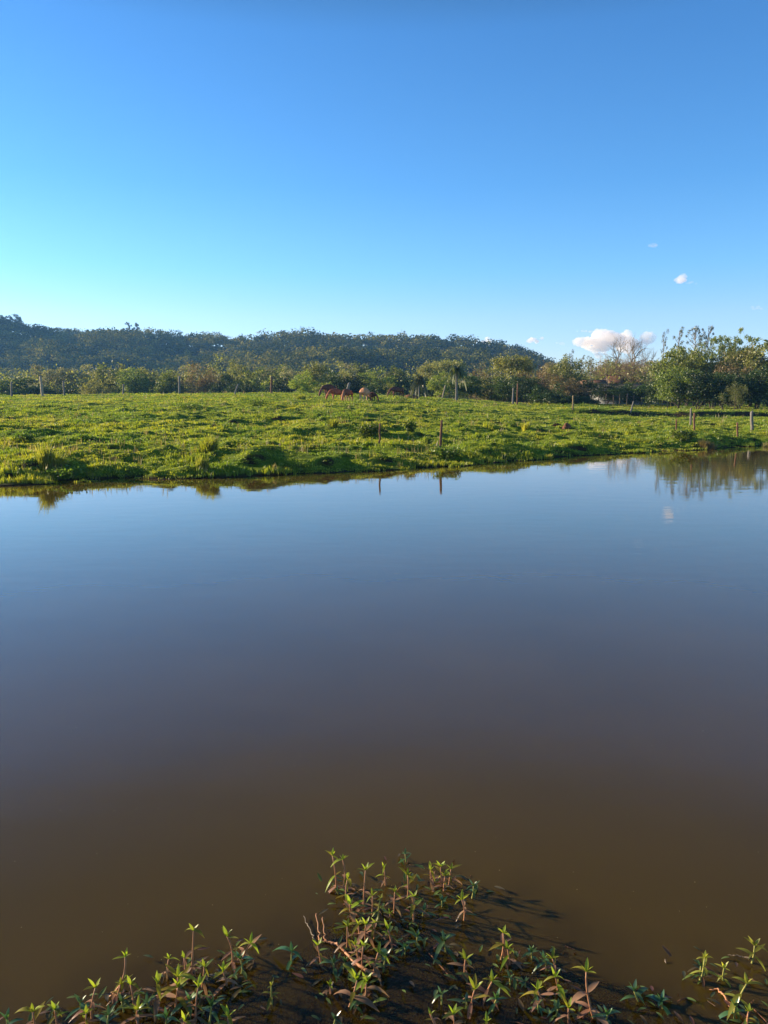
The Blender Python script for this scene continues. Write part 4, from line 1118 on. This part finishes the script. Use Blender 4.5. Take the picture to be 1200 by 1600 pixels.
def cow(px, base, hpx, rz, label, mat, Y=None, turn=0.0, head_down=True, thin=1.0, s=None):
    """Cow facing +X before turning by rz; the neck bends down to graze. turn swings neck and head sideways."""
    if Y is None: x, y, z = on_ground(px, base, 40, 100)
    else: p = at(px, base, Y); x, y, z = p.x, Y, gz(p.x, Y)
    sc = s or hpx / FPX * y / 1.48
    ct, st = math.cos(turn), math.sin(turn)
    def nk(dx, zz): return (.58 + dx * ct, dx * st, zz)
    V = [(-.70, 0, 1.08), (-.30, 0, .99), (.14, 0, .98), (.48, 0, 1.05)]; Rr = [(.32 * thin, .34), (.36 * thin, .40), (.34 * thin, .40), (.25 * thin, .34)]
    E = [(0, 1), (1, 2), (2, 3)]
    if head_down: nkp = [nk(.16, 1.06), nk(.38, .84), nk(.54, .64), nk(.67, .36), nk(.73, .12)]
    else: nkp = [nk(.24, 1.20), nk(.42, 1.36), nk(.56, 1.42), nk(.70, 1.33), nk(.84, 1.22)]
    nr = [(.17, .25), (.115, .16), (.145, .14), (.12, .125), (.09, .085)]
    b = 3
    for q, r in zip(nkp, nr):
        V.append(q); Rr.append(r); E.append((b, len(V) - 1)); b = len(V) - 1
    for sg, ph in ((1, .06), (-1, -.05)):
        i = len(V)   # front leg: shoulder, knee, fetlock, hoof
        V += [(.42, sg * .16, .78), (.44 + ph, sg * .16, .42), (.41 + ph, sg * .16, .13), (.45 + ph, sg * .16, .03)]; Rr += [(.12, .14), .062, .045, .058]
        E += [(3, i), (i, i + 1), (i + 1, i + 2), (i + 2, i + 3)]
        i = len(V)   # hind leg: hip, stifle, hock, fetlock, hoof
        V += [(-.68, sg * .17, .86), (-.58 - ph, sg * .18, .66), (-.78 - ph, sg * .17, .42), (-.72 - ph, sg * .17, .13), (-.69 - ph, sg * .17, .03)]; Rr += [(.17, .19), .105, .062, .047, .058]
        E += [(0, i), (i, i + 1), (i + 1, i + 2), (i + 2, i + 3), (i + 3, i + 4)]
    me = skin_mesh('cow', V, E, Rr)
    me.materials.append(M[mat])
    o = bpy.data.objects.new('cow', me); COL.objects.link(o)
    o.location = (x, y, z - .02); o.rotation_euler = (0, 0, rz); o.scale = (sc,) * 3
    tag(o, label, 'cow', 'cattle grazing on the crest of the pasture')
    hx = Vector(nkp[2]); hd = (Vector(nkp[4]) - hx).normalized(); side = Vector((-st, ct, 0))
    for sg in (1, -1):
        g = Geo(); a = hx + side * sg * .10; e = a + side * sg * .19 + Vector((0, 0, -.02))
        g.tube([a, (a + e) / 2 + Vector((0, 0, .02)), e], [.03, .065, .014], 6); link('ear', g.mesh('ear'), M[mat], o)
        g = Geo(); a = hx + side * sg * .06 - hd * .06; e = a + side * sg * .13 - hd * .12
        g.tube([a, (a + e) / 2 + side * sg * .03, e], [.024, .018, .006], 5); link('horn', g.mesh('horn'), M['post_pale'], o)
    g = Geo(); g.tube([[-.86, 0, 1.18], [-.96, .01, 1.0], [-.97, .02, .62], [-.95, .02, .42], [-.95, .02, .30]], [.035, .028, .02, .04, .012], 6)
    link('tail', g.mesh('tail'), M[mat], o)
    return o
M['hide_red'] = hide_mat('red_brown_hide', (.36, .10, .045), (.22, .065, .03), (.42, .20, .10), (.42, .14, .06))
M['hide_dark'] = hide_mat('dark_brown_hide', (.15, .05, .032), (.06, .024, .018), (.07, .03, .02), (.13, .045, .03))
M['hide_mid'] = hide_mat('brown_hide', (.24, .075, .040), (.12, .045, .028), (.60, .34, .18), (.46, .18, .09))
M['hide_tan'] = hide_mat('tan_hide', (.66, .33, .16), (.54, .25, .12), (.70, .48, .28), (.26, .10, .06))
cow(515, 623.5, 22, math.pi * 1.22, 'dark brown cow standing behind the red-brown one, at the outer end of the herd', 'hide_dark', Y=76)
cow(526, 627, 20.5, math.pi * 1.17, 'red-brown cow grazing with its head down in front of the dark brown one', 'hide_red', Y=70)
cow(543, 629, 22, math.pi * 1.36, 'brown cow with pale hind legs grazing between the red-brown and the tan cow', 'hide_mid', Y=67.5, turn=.1)
cow(569, 628.5, 24, math.pi * .42, 'tan cow seen from behind, the palest of the herd', 'hide_tan', Y=68, turn=-.5)
cow(580, 628.5, 14, math.pi * -.20, 'small dark brown calf grazing close beside the tan cow', 'hide_dark', Y=69, s=.62)
cow(620, 621.5, 18, math.pi * 1.13, 'dark reddish black cow grazing alone nearer the drooping palm', 'hide_dark', Y=82)

# ------------------------------------------------------------------ single tall weeds and tussocks of the pasture
def tussock(px, base, wpx, hpx, label, mat, n=160, lean=.5, nm='grass_tussock', cat='grass tuft'):
    hpx *= .82; x, y, z = on_ground(px, base, 14, 100); rng = np.random.default_rng(px * 5 + base)
    W = wpx / FPX * y; H = hpx / FPX * y
    a = rng.uniform(0, 6.28, n); r = np.sqrt(rng.uniform(0, 1, n)) * W * .33
    P = np.stack([np.cos(a) * r, np.sin(a) * r, np.zeros(n)], -1); P[:, 2] = ground(P[:, 0] + x, P[:, 1] + y) - z - .02
    n = int(n * .45); P = P[:n]
    v, f4, f3 = blades(P, rng, 5, np.full(n, H) * rng.uniform(.6, 1.1, n), np.full(n, .05), np.full(n, .012 + y * .0005), lean * 1.3)
    o = link(nm, mesh_np(nm, v, [f4, f3]), M[mat]); o.location = (x, y, z)
    tag(o, label, cat, 'tall tussocks in the pasture')
def herb(px, base, wpx, hpx, label, mat='weed', leaf=.13, n=420, cat='weed', stems=9):
    n = int(n * 1.2); hpx = hpx * .85; stems += 6
    x, y, z = on_ground(px, base, 14, 100); rng = np.random.default_rng(px * 3 + base)
    W = wpx / FPX * y; H = hpx / FPX * y
    root = empty('leafy_weed', (x, y, z)); tag(root, label, cat, 'broad-leaved weeds in the pasture')
    g = Geo(); tips = []
    for k in range(stems):
        a = rng.uniform(0, 6.28); r = W * .42 * math.sqrt(rng.uniform(0, 1)); e = np.array([math.cos(a) * r, math.sin(a) * r, H * rng.uniform(.55, 1)])
        p = curve_pts([e[0] * .35, e[1] * .35, -.03], e, .05, rng, 5, .05); g.tube(p, np.linspace(.012, .005, 5), 4, False); tips.append(p)
    link('stem', g.mesh('stem'), M['stem_green'], root)
    T = np.concatenate([t[1:] for t in tips]); P = T[rng.integers(0, len(T), n)] + rng.normal(0, 1, (n, 3)) * [W * .12, W * .12, H * .12]
    P[:, 2] = np.maximum(P[:, 2], .02)
    v, f = leaf_quads(P, rng, leaf * .72 * (1 + y / 90), flat=.35, aspect=.5)
    link('foliage', mesh_np('foliage', v, f), M[mat], root)
tussock(72, 729, 26, 38, 'tall pale green tussock rising from the bank near the outer edge', 'tuft', 240, .4)
tussock(92, 731, 16, 26, 'shorter tussock leaning out beside the tall pale one', 'tuft', 120, .7)
tussock(326, 706, 34, 28, 'broad feathery yellow-green tussock on the bank slope', 'tuft', 260, .7)
tussock(316, 733, 24, 24, 'upright tussock standing right at the water', 'tuft', 150, .35)
tussock(430, 736, 7, 14, 'small pale spike of grass at the waterline', 'dry', 26, .2)
tussock(522, 668, 14, 17, 'round yellow tussock halfway up the pasture', 'tuft', 130, .8)
tussock(767, 672, 32, 14, 'wide low yellow tussock beyond the upright post', 'tuft', 220, .8)
tussock(822, 672, 16, 17, 'yellow tussock next to the reddish clod', 'tuft', 120, .6)
tussock(1106, 702, 34, 16, 'dry pale tussock on the tip of the flat bank', 'dry', 260, .7)
tussock(858, 718, 10, 11, 'little bright tuft at the shore below the reddish clod', 'tuft', 60, .5)
tussock(1196, 704, 12, 14, 'pale tuft at the water by the picture edge', 'dry', 60, .5)
tussock(470, 624, 20, 12, 'yellow tuft on the crest below the conical tree', 'tuft', 90, .7)
herb(573, 682, 44, 24, 'largest dark leafy weed clump beside the crooked stake', 'weed', .13, 900, stems=16)
herb(640, 674, 20, 18, 'leafy weed with pointed upright leaves behind the two posts', 'weed', .15, 260)
herb(700, 716, 44, 18, 'broad-leaved weed patch at the bank under the upright post', 'weed', .12, 620, stems=14)
herb(1068, 688, 40, 16, 'big leafy weed clump in front of the pair of posts', 'weed', .13, 700, stems=14)
herb(38, 690, 40, 15, 'dark leafy weed mound near the outer end of the pasture', 'weed', .11, 520, stems=12)
herb(127, 690, 26, 12, 'dark leafy weed beside the middle of the pasture slope', 'weed', .11, 340)
herb(110, 747, 60, 18, 'low leafy weed mound overhanging the water below the tall tussock', 'weed', .10, 800, stems=18)
herb(100, 726, 16, 8, 'starry broad-leaved plant just above the water', 'tuft', .22, 26)
herb(800, 668, 18, 9, 'small leafy weed near the wide yellow tussock', 'weed', .11, 160)
herb(625, 628, 30, 9, 'leafy weeds on the crest in front of the dark lone cow', 'weed', .10, 320)
herb(400, 633, 60, 12, 'long leafy weed patch on the crest below the red-brown post', 'weed', .10, 800, stems=16)
herb(290, 640, 50, 11, 'leafy weed patch on the crest below the wide brown tree', 'weed', .10, 600, stems=14)

def clod(px, base, wpx, hpx, label, mat, name, cat):
    x, y, z = on_ground(px, base, 14, 100); s = y / FPX
    import bmesh
    bm = bmesh.new(); bmesh.ops.create_icosphere(bm, subdivisions=4, radius=1)
    for v in bm.verts:
        n = v.co.copy(); q = float(fbm(np.array([n.x * 2.1 + n.z + px]), np.array([n.y * 2.1 - n.z]), 4, 3)[0])
        v.co = Vector((n.x * wpx * s * .5, n.y * wpx * s * .4, max(n.z, -.3) * hpx * s)) * (.72 + .5 * q)
    me = bpy.data.meshes.new(name); bm.to_mesh(me); bm.free()
    for p in me.polygons: p.use_smooth = True
    o = link(name, me, M[mat]); o.location = (x, y, z); tag(o, label, cat)
M['clay'] = rough_mat('red_clay', [(.3, (.10, .045, .025)), (.7, (.24, .11, .06))], scale=9, bump=1)
M['rust'] = rough_mat('orange_dry_leaf', [(.3, (.35, .12, .03)), (.7, (.60, .26, .07))], scale=20)
clod(886, 670, 15, 8, 'red-brown clay clod on the darker flank of the pasture', 'clay', 'clay_mound', 'soil mound')
clod(937, 685, 5, 3, 'little orange stone lying in the sunlit grass', 'rust', 'stone', 'stone')
clod(83, 729, 9, 6, 'orange withered leaf clump at the foot of the tall tussock', 'rust', 'withered_clump', 'dead plant')
clod(643, 623, 26, 6.5, 'low reddish earth bank just past the lone dark cow', 'clay', 'earth_bank', 'soil mound')
# ------------------------------------------------------------------ waterweed sprigs in the near shallows
def water_pt(px, py):
    a, b, c = ray(px, py); t = -CAM_Z / c
    return a * t, b * t

def lance_leaf(g, base, d, up, L, W, droop, fold=.25, n=6):
    """A lance-shaped leaf with a folded midrib, from base along d, bending down by droop."""
    d = np.array(d, float); d /= np.linalg.norm(d); up = np.array(up, float)
    s = np.cross(d, up); s /= np.linalg.norm(s) + 1e-9; nrm = np.cross(s, d)
    t = np.linspace(0, 1, n)
    c = np.array(base)[None] + d[None] * (t * L)[:, None] - np.array([0, 0, 1.0])[None] * (droop * L * t * t)[:, None]
    w = W * np.sin(np.pi * np.clip(t * .93 + .05, 0, 1) ** .8) * .5; w[-1] = W * .02
    v = np.concatenate([c - s[None] * w[:, None] + nrm[None] * (w * fold)[:, None], c, c + s[None] * w[:, None] + nrm[None] * (w * fold)[:, None]])
    i = np.arange(n - 1)[:, None]
    f = np.concatenate([i + np.array([[0, n, n + 1, 1]]), i + np.array([[n, 2 * n, 2 * n + 1, n + 1]])])
    g.add(v, f)

CLUMP_OF = {'A': 'the middle clump', 'B': 'the outer clump', 'C': 'the scattered row', 'D': 'the small corner group'}
def sprig(tx, ty, bx, by, kind_='g', s=1.0):
    """One sprig: root at the water where the photograph shows its foot, tip as high as the photograph shows it."""
    s = min(s, 1.3) * .92
    x, y = water_pt(bx, by)
    a, b, c = ray(tx, ty); t = y / b; h = max(CAM_Z + c * t, .018); dx = a * t - x
    rng = np.random.default_rng(int(tx * 13 + ty * 7))
    root = empty('waterweed_sprig', (x, y, 0))
    n = 8; q = np.linspace(0, 1, n)[:, None]
    tip = np.array([dx, rng.uniform(-.02, .02), h])
    p = curve_pts([0, 0, -.03], tip, -.02, rng, n, .09)
    if kind_ == 'c':      # bent stem that rises in an S
        p = (1 - q) ** 2 * np.array([0, 0, -.02]) + 2 * q * (1 - q) * np.array([dx * .95, 0, h * .18]) + q * q * tip
    g = Geo(); g.tube(p, np.linspace(.0042, .0023, n) * (1.25 if kind_ in 'cp' else 1), 7)
    link('stem', g.mesh('stem'), M['stem_green' if kind_ in 'yd' else 'stem'], root)
    g = Geo(); g2 = Geo()
    L0 = .046 * s
    # tight upright tip leaves
    ph = rng.uniform(0, 6.28)
    sp_ = rng.uniform(.35, 1.0); lsz = rng.uniform(.8, 1.35) 
    for k in range(3):
        a_ = ph + k * 2.1; lance_leaf(g, p[-1], (math.cos(a_) * sp_, math.sin(a_) * sp_, 1.0), (-math.cos(a_), -math.sin(a_), .3), L0 * rng.uniform(.55, .85), L0 * .22, .05)
    # spreading pairs lower down, longer and more horizontal
    pairs = 2 if h < .03 else 3 if h < .10 else 4
    if kind_ == 'd': pairs = 2
    for k in range(pairs):
        idx = n - 1 - k * (2 if h > .1 else 1) - (1 if k else 0); idx = max(idx, 2)
        o = p[idx]; 
        for m in range(2):
            a_ = ph + k * 1.45 + m * math.pi + rng.uniform(-.35, .35)
            el = rng.uniform(.15, .95) - k * .26
            L = L0 * lsz * rng.uniform(.65, 1.3) * (1 + .10 * k)
            dst = g2 if (k >= 2 or (k == 1 and rng.uniform() < .45)) and kind_ not in 'yd' else g
            lance_leaf(dst, o, (math.cos(a_), math.sin(a_), el), (0, 0, 1), L, L * rng.uniform(.19, .27), rng.uniform(.05, .95))
    link('leaves', g.mesh('leaves'), M[{'d': 'sprig_dark', 'y': 'tuft'}.get(kind_, 'sprig')], root)
    if g2.v: link('lower_leaves', g2.mesh('lower_leaves'), M['sprig_pink'], root)
    return root

SPRIGS = {
 'A': [ # tip x, tip y, foot x, foot y, kind, size
  (520,1333,525,1388,'g',1),(536,1339,527,1393,'g',1),(543,1374,549,1412,'g',1),(571,1364,568,1422,'g',1.1),(600,1357,602,1382,'g',.9),(633,1335,634,1346,'d',.8),
  (637,1367,636,1402,'g',1),(617,1399,615,1426,'g',.9),(595,1408,594,1438,'y',.7),(609,1423,609,1438,'g',.7),(647,1406,646,1440,'g',1.1),(547,1408,548,1428,'g',1.2),
  (688,1352,689,1385,'g',1.2),(673,1362,676,1384,'g',1),(705,1360,700,1384,'g',1.1),(696,1372,694,1392,'g',1),(739,1380,735,1401,'d',1),(722,1408,723,1440,'g',1.2),(690,1404,691,1414,'d',.8),
  (543,1444,540,1480,'g',1.1),(572,1440,573,1471,'g',1.1),(586,1441,586,1466,'g',.9),(606,1457,614,1487,'g',1.2),(555,1475,555,1502,'g',1),(568,1474,567,1513,'g',1),(455,1491,458,1506,'d',1.4),
  (496,1481,504,1512,'g',1.1),(521,1511,520,1523,'d',1.1),(424,1540,426,1568,'y',.7),(591,1494,583,1526,'g',1.1),(558,1530,541,1571,'g',1.7),(515,1543,515,1553,'g',.9),(572,1540,567,1563,'g',1.3),
  (524,1588,520,1604,'d',1),(556,1570,553,1580,'d',1),(633,1479,634,1490,'d',1),(652,1464,654,1475,'d',1.1),(694,1470,698,1486,'d',1.6),(526,1390,530,1396,'d',.7),(662,1424,661,1432,'d',.9),
  (582,1398,580,1430,'g',.9),(560,1450,562,1468,'g',.9),(540,1498,538,1512,'d',1),(603,1500,600,1520,'d',1.2)],
 'B': [
  (303,1452,298,1526,'g',1.1),(354,1467,361,1508,'g',1.4),(393,1469,377,1497,'g',1.2),(198,1491,161,1556,'c',1),(262,1503,265,1526,'g',.8),(287,1499,286,1524,'g',1),(321,1505,312,1546,'g',1.1),
  (350,1512,351,1536,'g',1.3),(309,1545,308,1592,'g',1.2),(147,1548,147,1590,'g',1.2),(188,1539,177,1563,'g',.9),(204,1539,206,1571,'g',1.2),(245,1538,246,1577,'g',1.4),(278,1527,281,1558,'g',1.3),
  (277,1546,276,1577,'g',1.4),(217,1573,217,1597,'g',1.3),(330,1573,325,1604,'d',1.3),(126,1566,127,1582,'d',1),(55,1574,57,1606,'g',1.1),(88,1574,93,1604,'g',1.2),(134,1585,136,1606,'g',1.1),
  (190,1565,192,1580,'d',1.1),(232,1560,230,1578,'d',1.1),(296,1565,297,1580,'d',1.2),(355,1595,356,1610,'g',1.1),(12,1590,10,1612,'d',1.2),(170,1585,168,1606,'d',1.1),(262,1585,262,1606,'d',1.2),(290,1590,288,1608,'g',1.1),(375,1500,372,1522,'d',1.2)],
 'C': [
  (786,1457,780,1496,'g',1.2),(794,1488,798,1510,'g',1.1),(830,1487,830,1500,'d',1),(727,1498,727,1521,'g',1.3),(768,1528,754,1562,'g',1.4),(742,1547,738,1577,'g',1.5),(776,1564,766,1582,'d',1.2),
  (708,1582,711,1604,'g',1.2),(672,1578,690,1606,'p',.7),(862,1494,872,1520,'g',1.2),(849,1494,854,1514,'d',.9),(866,1522,870,1544,'g',1.1),(838,1540,852,1571,'g',1.1),(918,1524,932,1592,'g',1.8),
  (889,1578,892,1606,'g',1.1),(797,1532,798,1541,'d',.8),(820,1533,820,1541,'d',.8),(842,1575,846,1586,'d',1),(989,1545,1003,1560,'d',1.3),(1035,1568,1036,1578,'d',1.2),(950,1588,948,1602,'d',1.2),
  (728,1560,730,1574,'d',1.2),(870,1570,868,1585,'d',1),(760,1596,762,1612,'g',1),(690,1560,690,1572,'d',.9)],
 'D': [
  (1103,1501,1091,1534,'y',1),(1130,1511,1133,1530,'y',.9),(1180,1479,1172,1505,'y',1.4),(1166,1536,1147,1575,'y',1.4),(1173,1586,1172,1606,'g',1),(1150,1575,1152,1592,'d',1),(1098,1515,1094,1534,'d',.8)],
}
LOOK = {'g': ('green sprig', 'short green sprig', 'tall green sprig'), 'd': ('dark green flat-lying sprig',) * 3, 'y': ('pale yellow sprig', 'pale yellow bud-like sprig', 'pale yellow sprig'),
        'c': ('long sprig with a curved pink stem',) * 3, 'p': ('bent bare pink stem',) * 3}
ORD = ['first', 'second', 'third', 'fourth', 'fifth', 'sixth', 'seventh', 'eighth', 'ninth', 'tenth', 'eleventh', 'twelfth', 'thirteenth', 'fourteenth', 'fifteenth', 'sixteenth', 'seventeenth',
       'eighteenth', 'nineteenth', 'twentieth', 'twenty-first', 'twenty-second', 'twenty-third', 'twenty-fourth', 'twenty-fifth', 'twenty-sixth', 'twenty-seventh', 'twenty-eighth', 'twenty-ninth', 'thirtieth']
for cl, rows in SPRIGS.items():
    seen = {}
    for r in sorted(rows, key=lambda r: r[0]):
        ht = r[3] - r[1]
        look = LOOK[r[4]][0 if 20 <= ht < 36 else 1 if ht < 20 else 2]
        k = seen.get(look, 0); seen[look] = k + 1
        tot = sum(1 for q in rows if LOOK[q[4]][0 if 20 <= q[3] - q[1] < 36 else 1 if q[3] - q[1] < 20 else 2] == look)
        look_ = look
        lab = f'{look} in {CLUMP_OF[cl]}' if tot == 1 else f'{ORD[k]} {look} from the left in {CLUMP_OF[cl]}'
        o = sprig(*r)
        tag(o, lab, 'water plant', 'waterweed sprigs standing out of the pond')

def runner(name, pts, r0, r1, label, mat='stem'):
    rng = np.random.default_rng(3); P = []
    for px, py, h in pts:
        x, y = water_pt(px, py); P.append([x, y, h])
    P = np.array(P); t = np.linspace(0, 1, len(P)); tt = np.linspace(0, 1, len(P) * 6)
    Q = np.stack([np.interp(tt, t, P[:, k]) for k in range(3)], -1) + rng.normal(0, .0016, (len(tt), 3))
    o0 = Q[0].copy(); g = Geo(); g.tube(Q - o0, np.linspace(r0, r1, len(tt)), 7)
    o = link(name, g.mesh(name), M[mat]); o.location = o0; tag(o, label, 'plant stem', 'long stems lying on the water')
runner('floating_stem', [(592, 1533, .02), (570, 1520, .012), (552, 1507, .012), (540, 1490, .008), (525, 1478, .01), (512, 1474, .006), (498, 1470, .004)], .0065, .003, 'long pinkish stem lying across the water in the middle clump')
runner('floating_stem', [(508, 1470, .0), (504, 1452, .05)], .003, .002, 'short upright pink shoot at the end of the long pinkish stem')
runner('floating_stem', [(500, 1470, .0), (494, 1446, .05)], .003, .002, 'second short upright shoot at the end of the long pinkish stem')
runner('floating_stem', [(492, 1470, .003), (482, 1450, .004), (475, 1434, .006)], .002, .0012, 'faint thin straw trailing out from the middle clump', 'post_pale')
runner('floating_stem', [(1144, 1580, .01), (1130, 1560, .012), (1122, 1548, .006), (1100, 1545, -.01)], .004, .002, 'curved reddish stem under the small pale group')
runner('floating_stem', [(1172, 1504, .02), (1150, 1498, .012), (1138, 1494, .004)], .003, .0015, 'thin dark stem reaching from the pale bud over the water', 'post')

# decaying leaves and stems under the surface
def build_submerged():
    rng = np.random.default_rng(11); P = []
    for rows in SPRIGS.values():
        for r in rows:
            x, y = water_pt(r[2], r[3]); k = 26
            q = rng.normal(0, 1, (k, 3)) * [.075, .085, .03] + [x, y + .02, -.055]; P.append(q)
    P = np.concatenate(P); P[:, 2] = np.clip(P[:, 2], -.14, -.006)
    v, f = leaf_quads(P, rng, .045, flat=.5, aspect=.32)
    tag(link('submerged_leaves', mesh_np('submerged_leaves', v, f), M['rot']), 'brown decaying leaves under the water around the sprigs', 'dead leaves', kind='stuff')
    # leaves lying on and just above the water
    g = Geo(); allr = [r for rows in SPRIGS.values() for r in rows]
    for k in range(520):
        r = allr[rng.integers(0, len(allr))]; x, y = water_pt(r[2], r[3])
        x += rng.normal(0, .06); y += rng.normal(0, .06); a = rng.uniform(0, 6.28)
        L = rng.uniform(.025, .055); lance_leaf(g, (x, y, rng.uniform(.002, .022)), (math.cos(a), math.sin(a), rng.uniform(-.05, .5)), (0, 0, 1), L, L * rng.uniform(.2, .3), rng.uniform(0, .4))
    tag(link('floating_leaves', g.mesh('floating_leaves'), M['float']), 'loose green and reddish leaves lying on the water between the sprigs', 'leaves', kind='stuff')
    g = Geo()
    for k in range(260):
        q = P[rng.integers(0, len(P))]; a = rng.uniform(0, 6.28); L = rng.uniform(.06, .22)
        g.tube(curve_pts(q, q + np.array([math.cos(a) * L, math.sin(a) * L, rng.uniform(-.02, .02)]), .1, rng, 5, .08), .0022, 4, False)
    tag(link('submerged_stems', g.mesh('submerged_stems'), M['clay']), 'tangled brown stems under the water around the sprigs', 'dead stems', kind='stuff')
    # specks of dust and pollen afloat
    n = 240; y = rng.uniform(2.2, 9, n); x = rng.uniform(-.6, .6, n) * y
    P = np.stack([x, y, np.full(n, .002)], -1); v, f = leaf_quads(P, rng, .0045, flat=9, aspect=.8)
    tag(link('floating_specks', mesh_np('floating_specks', v, f), M['dry']), 'tiny pale specks floating on the pond surface', 'specks', kind='stuff')
build_submerged()
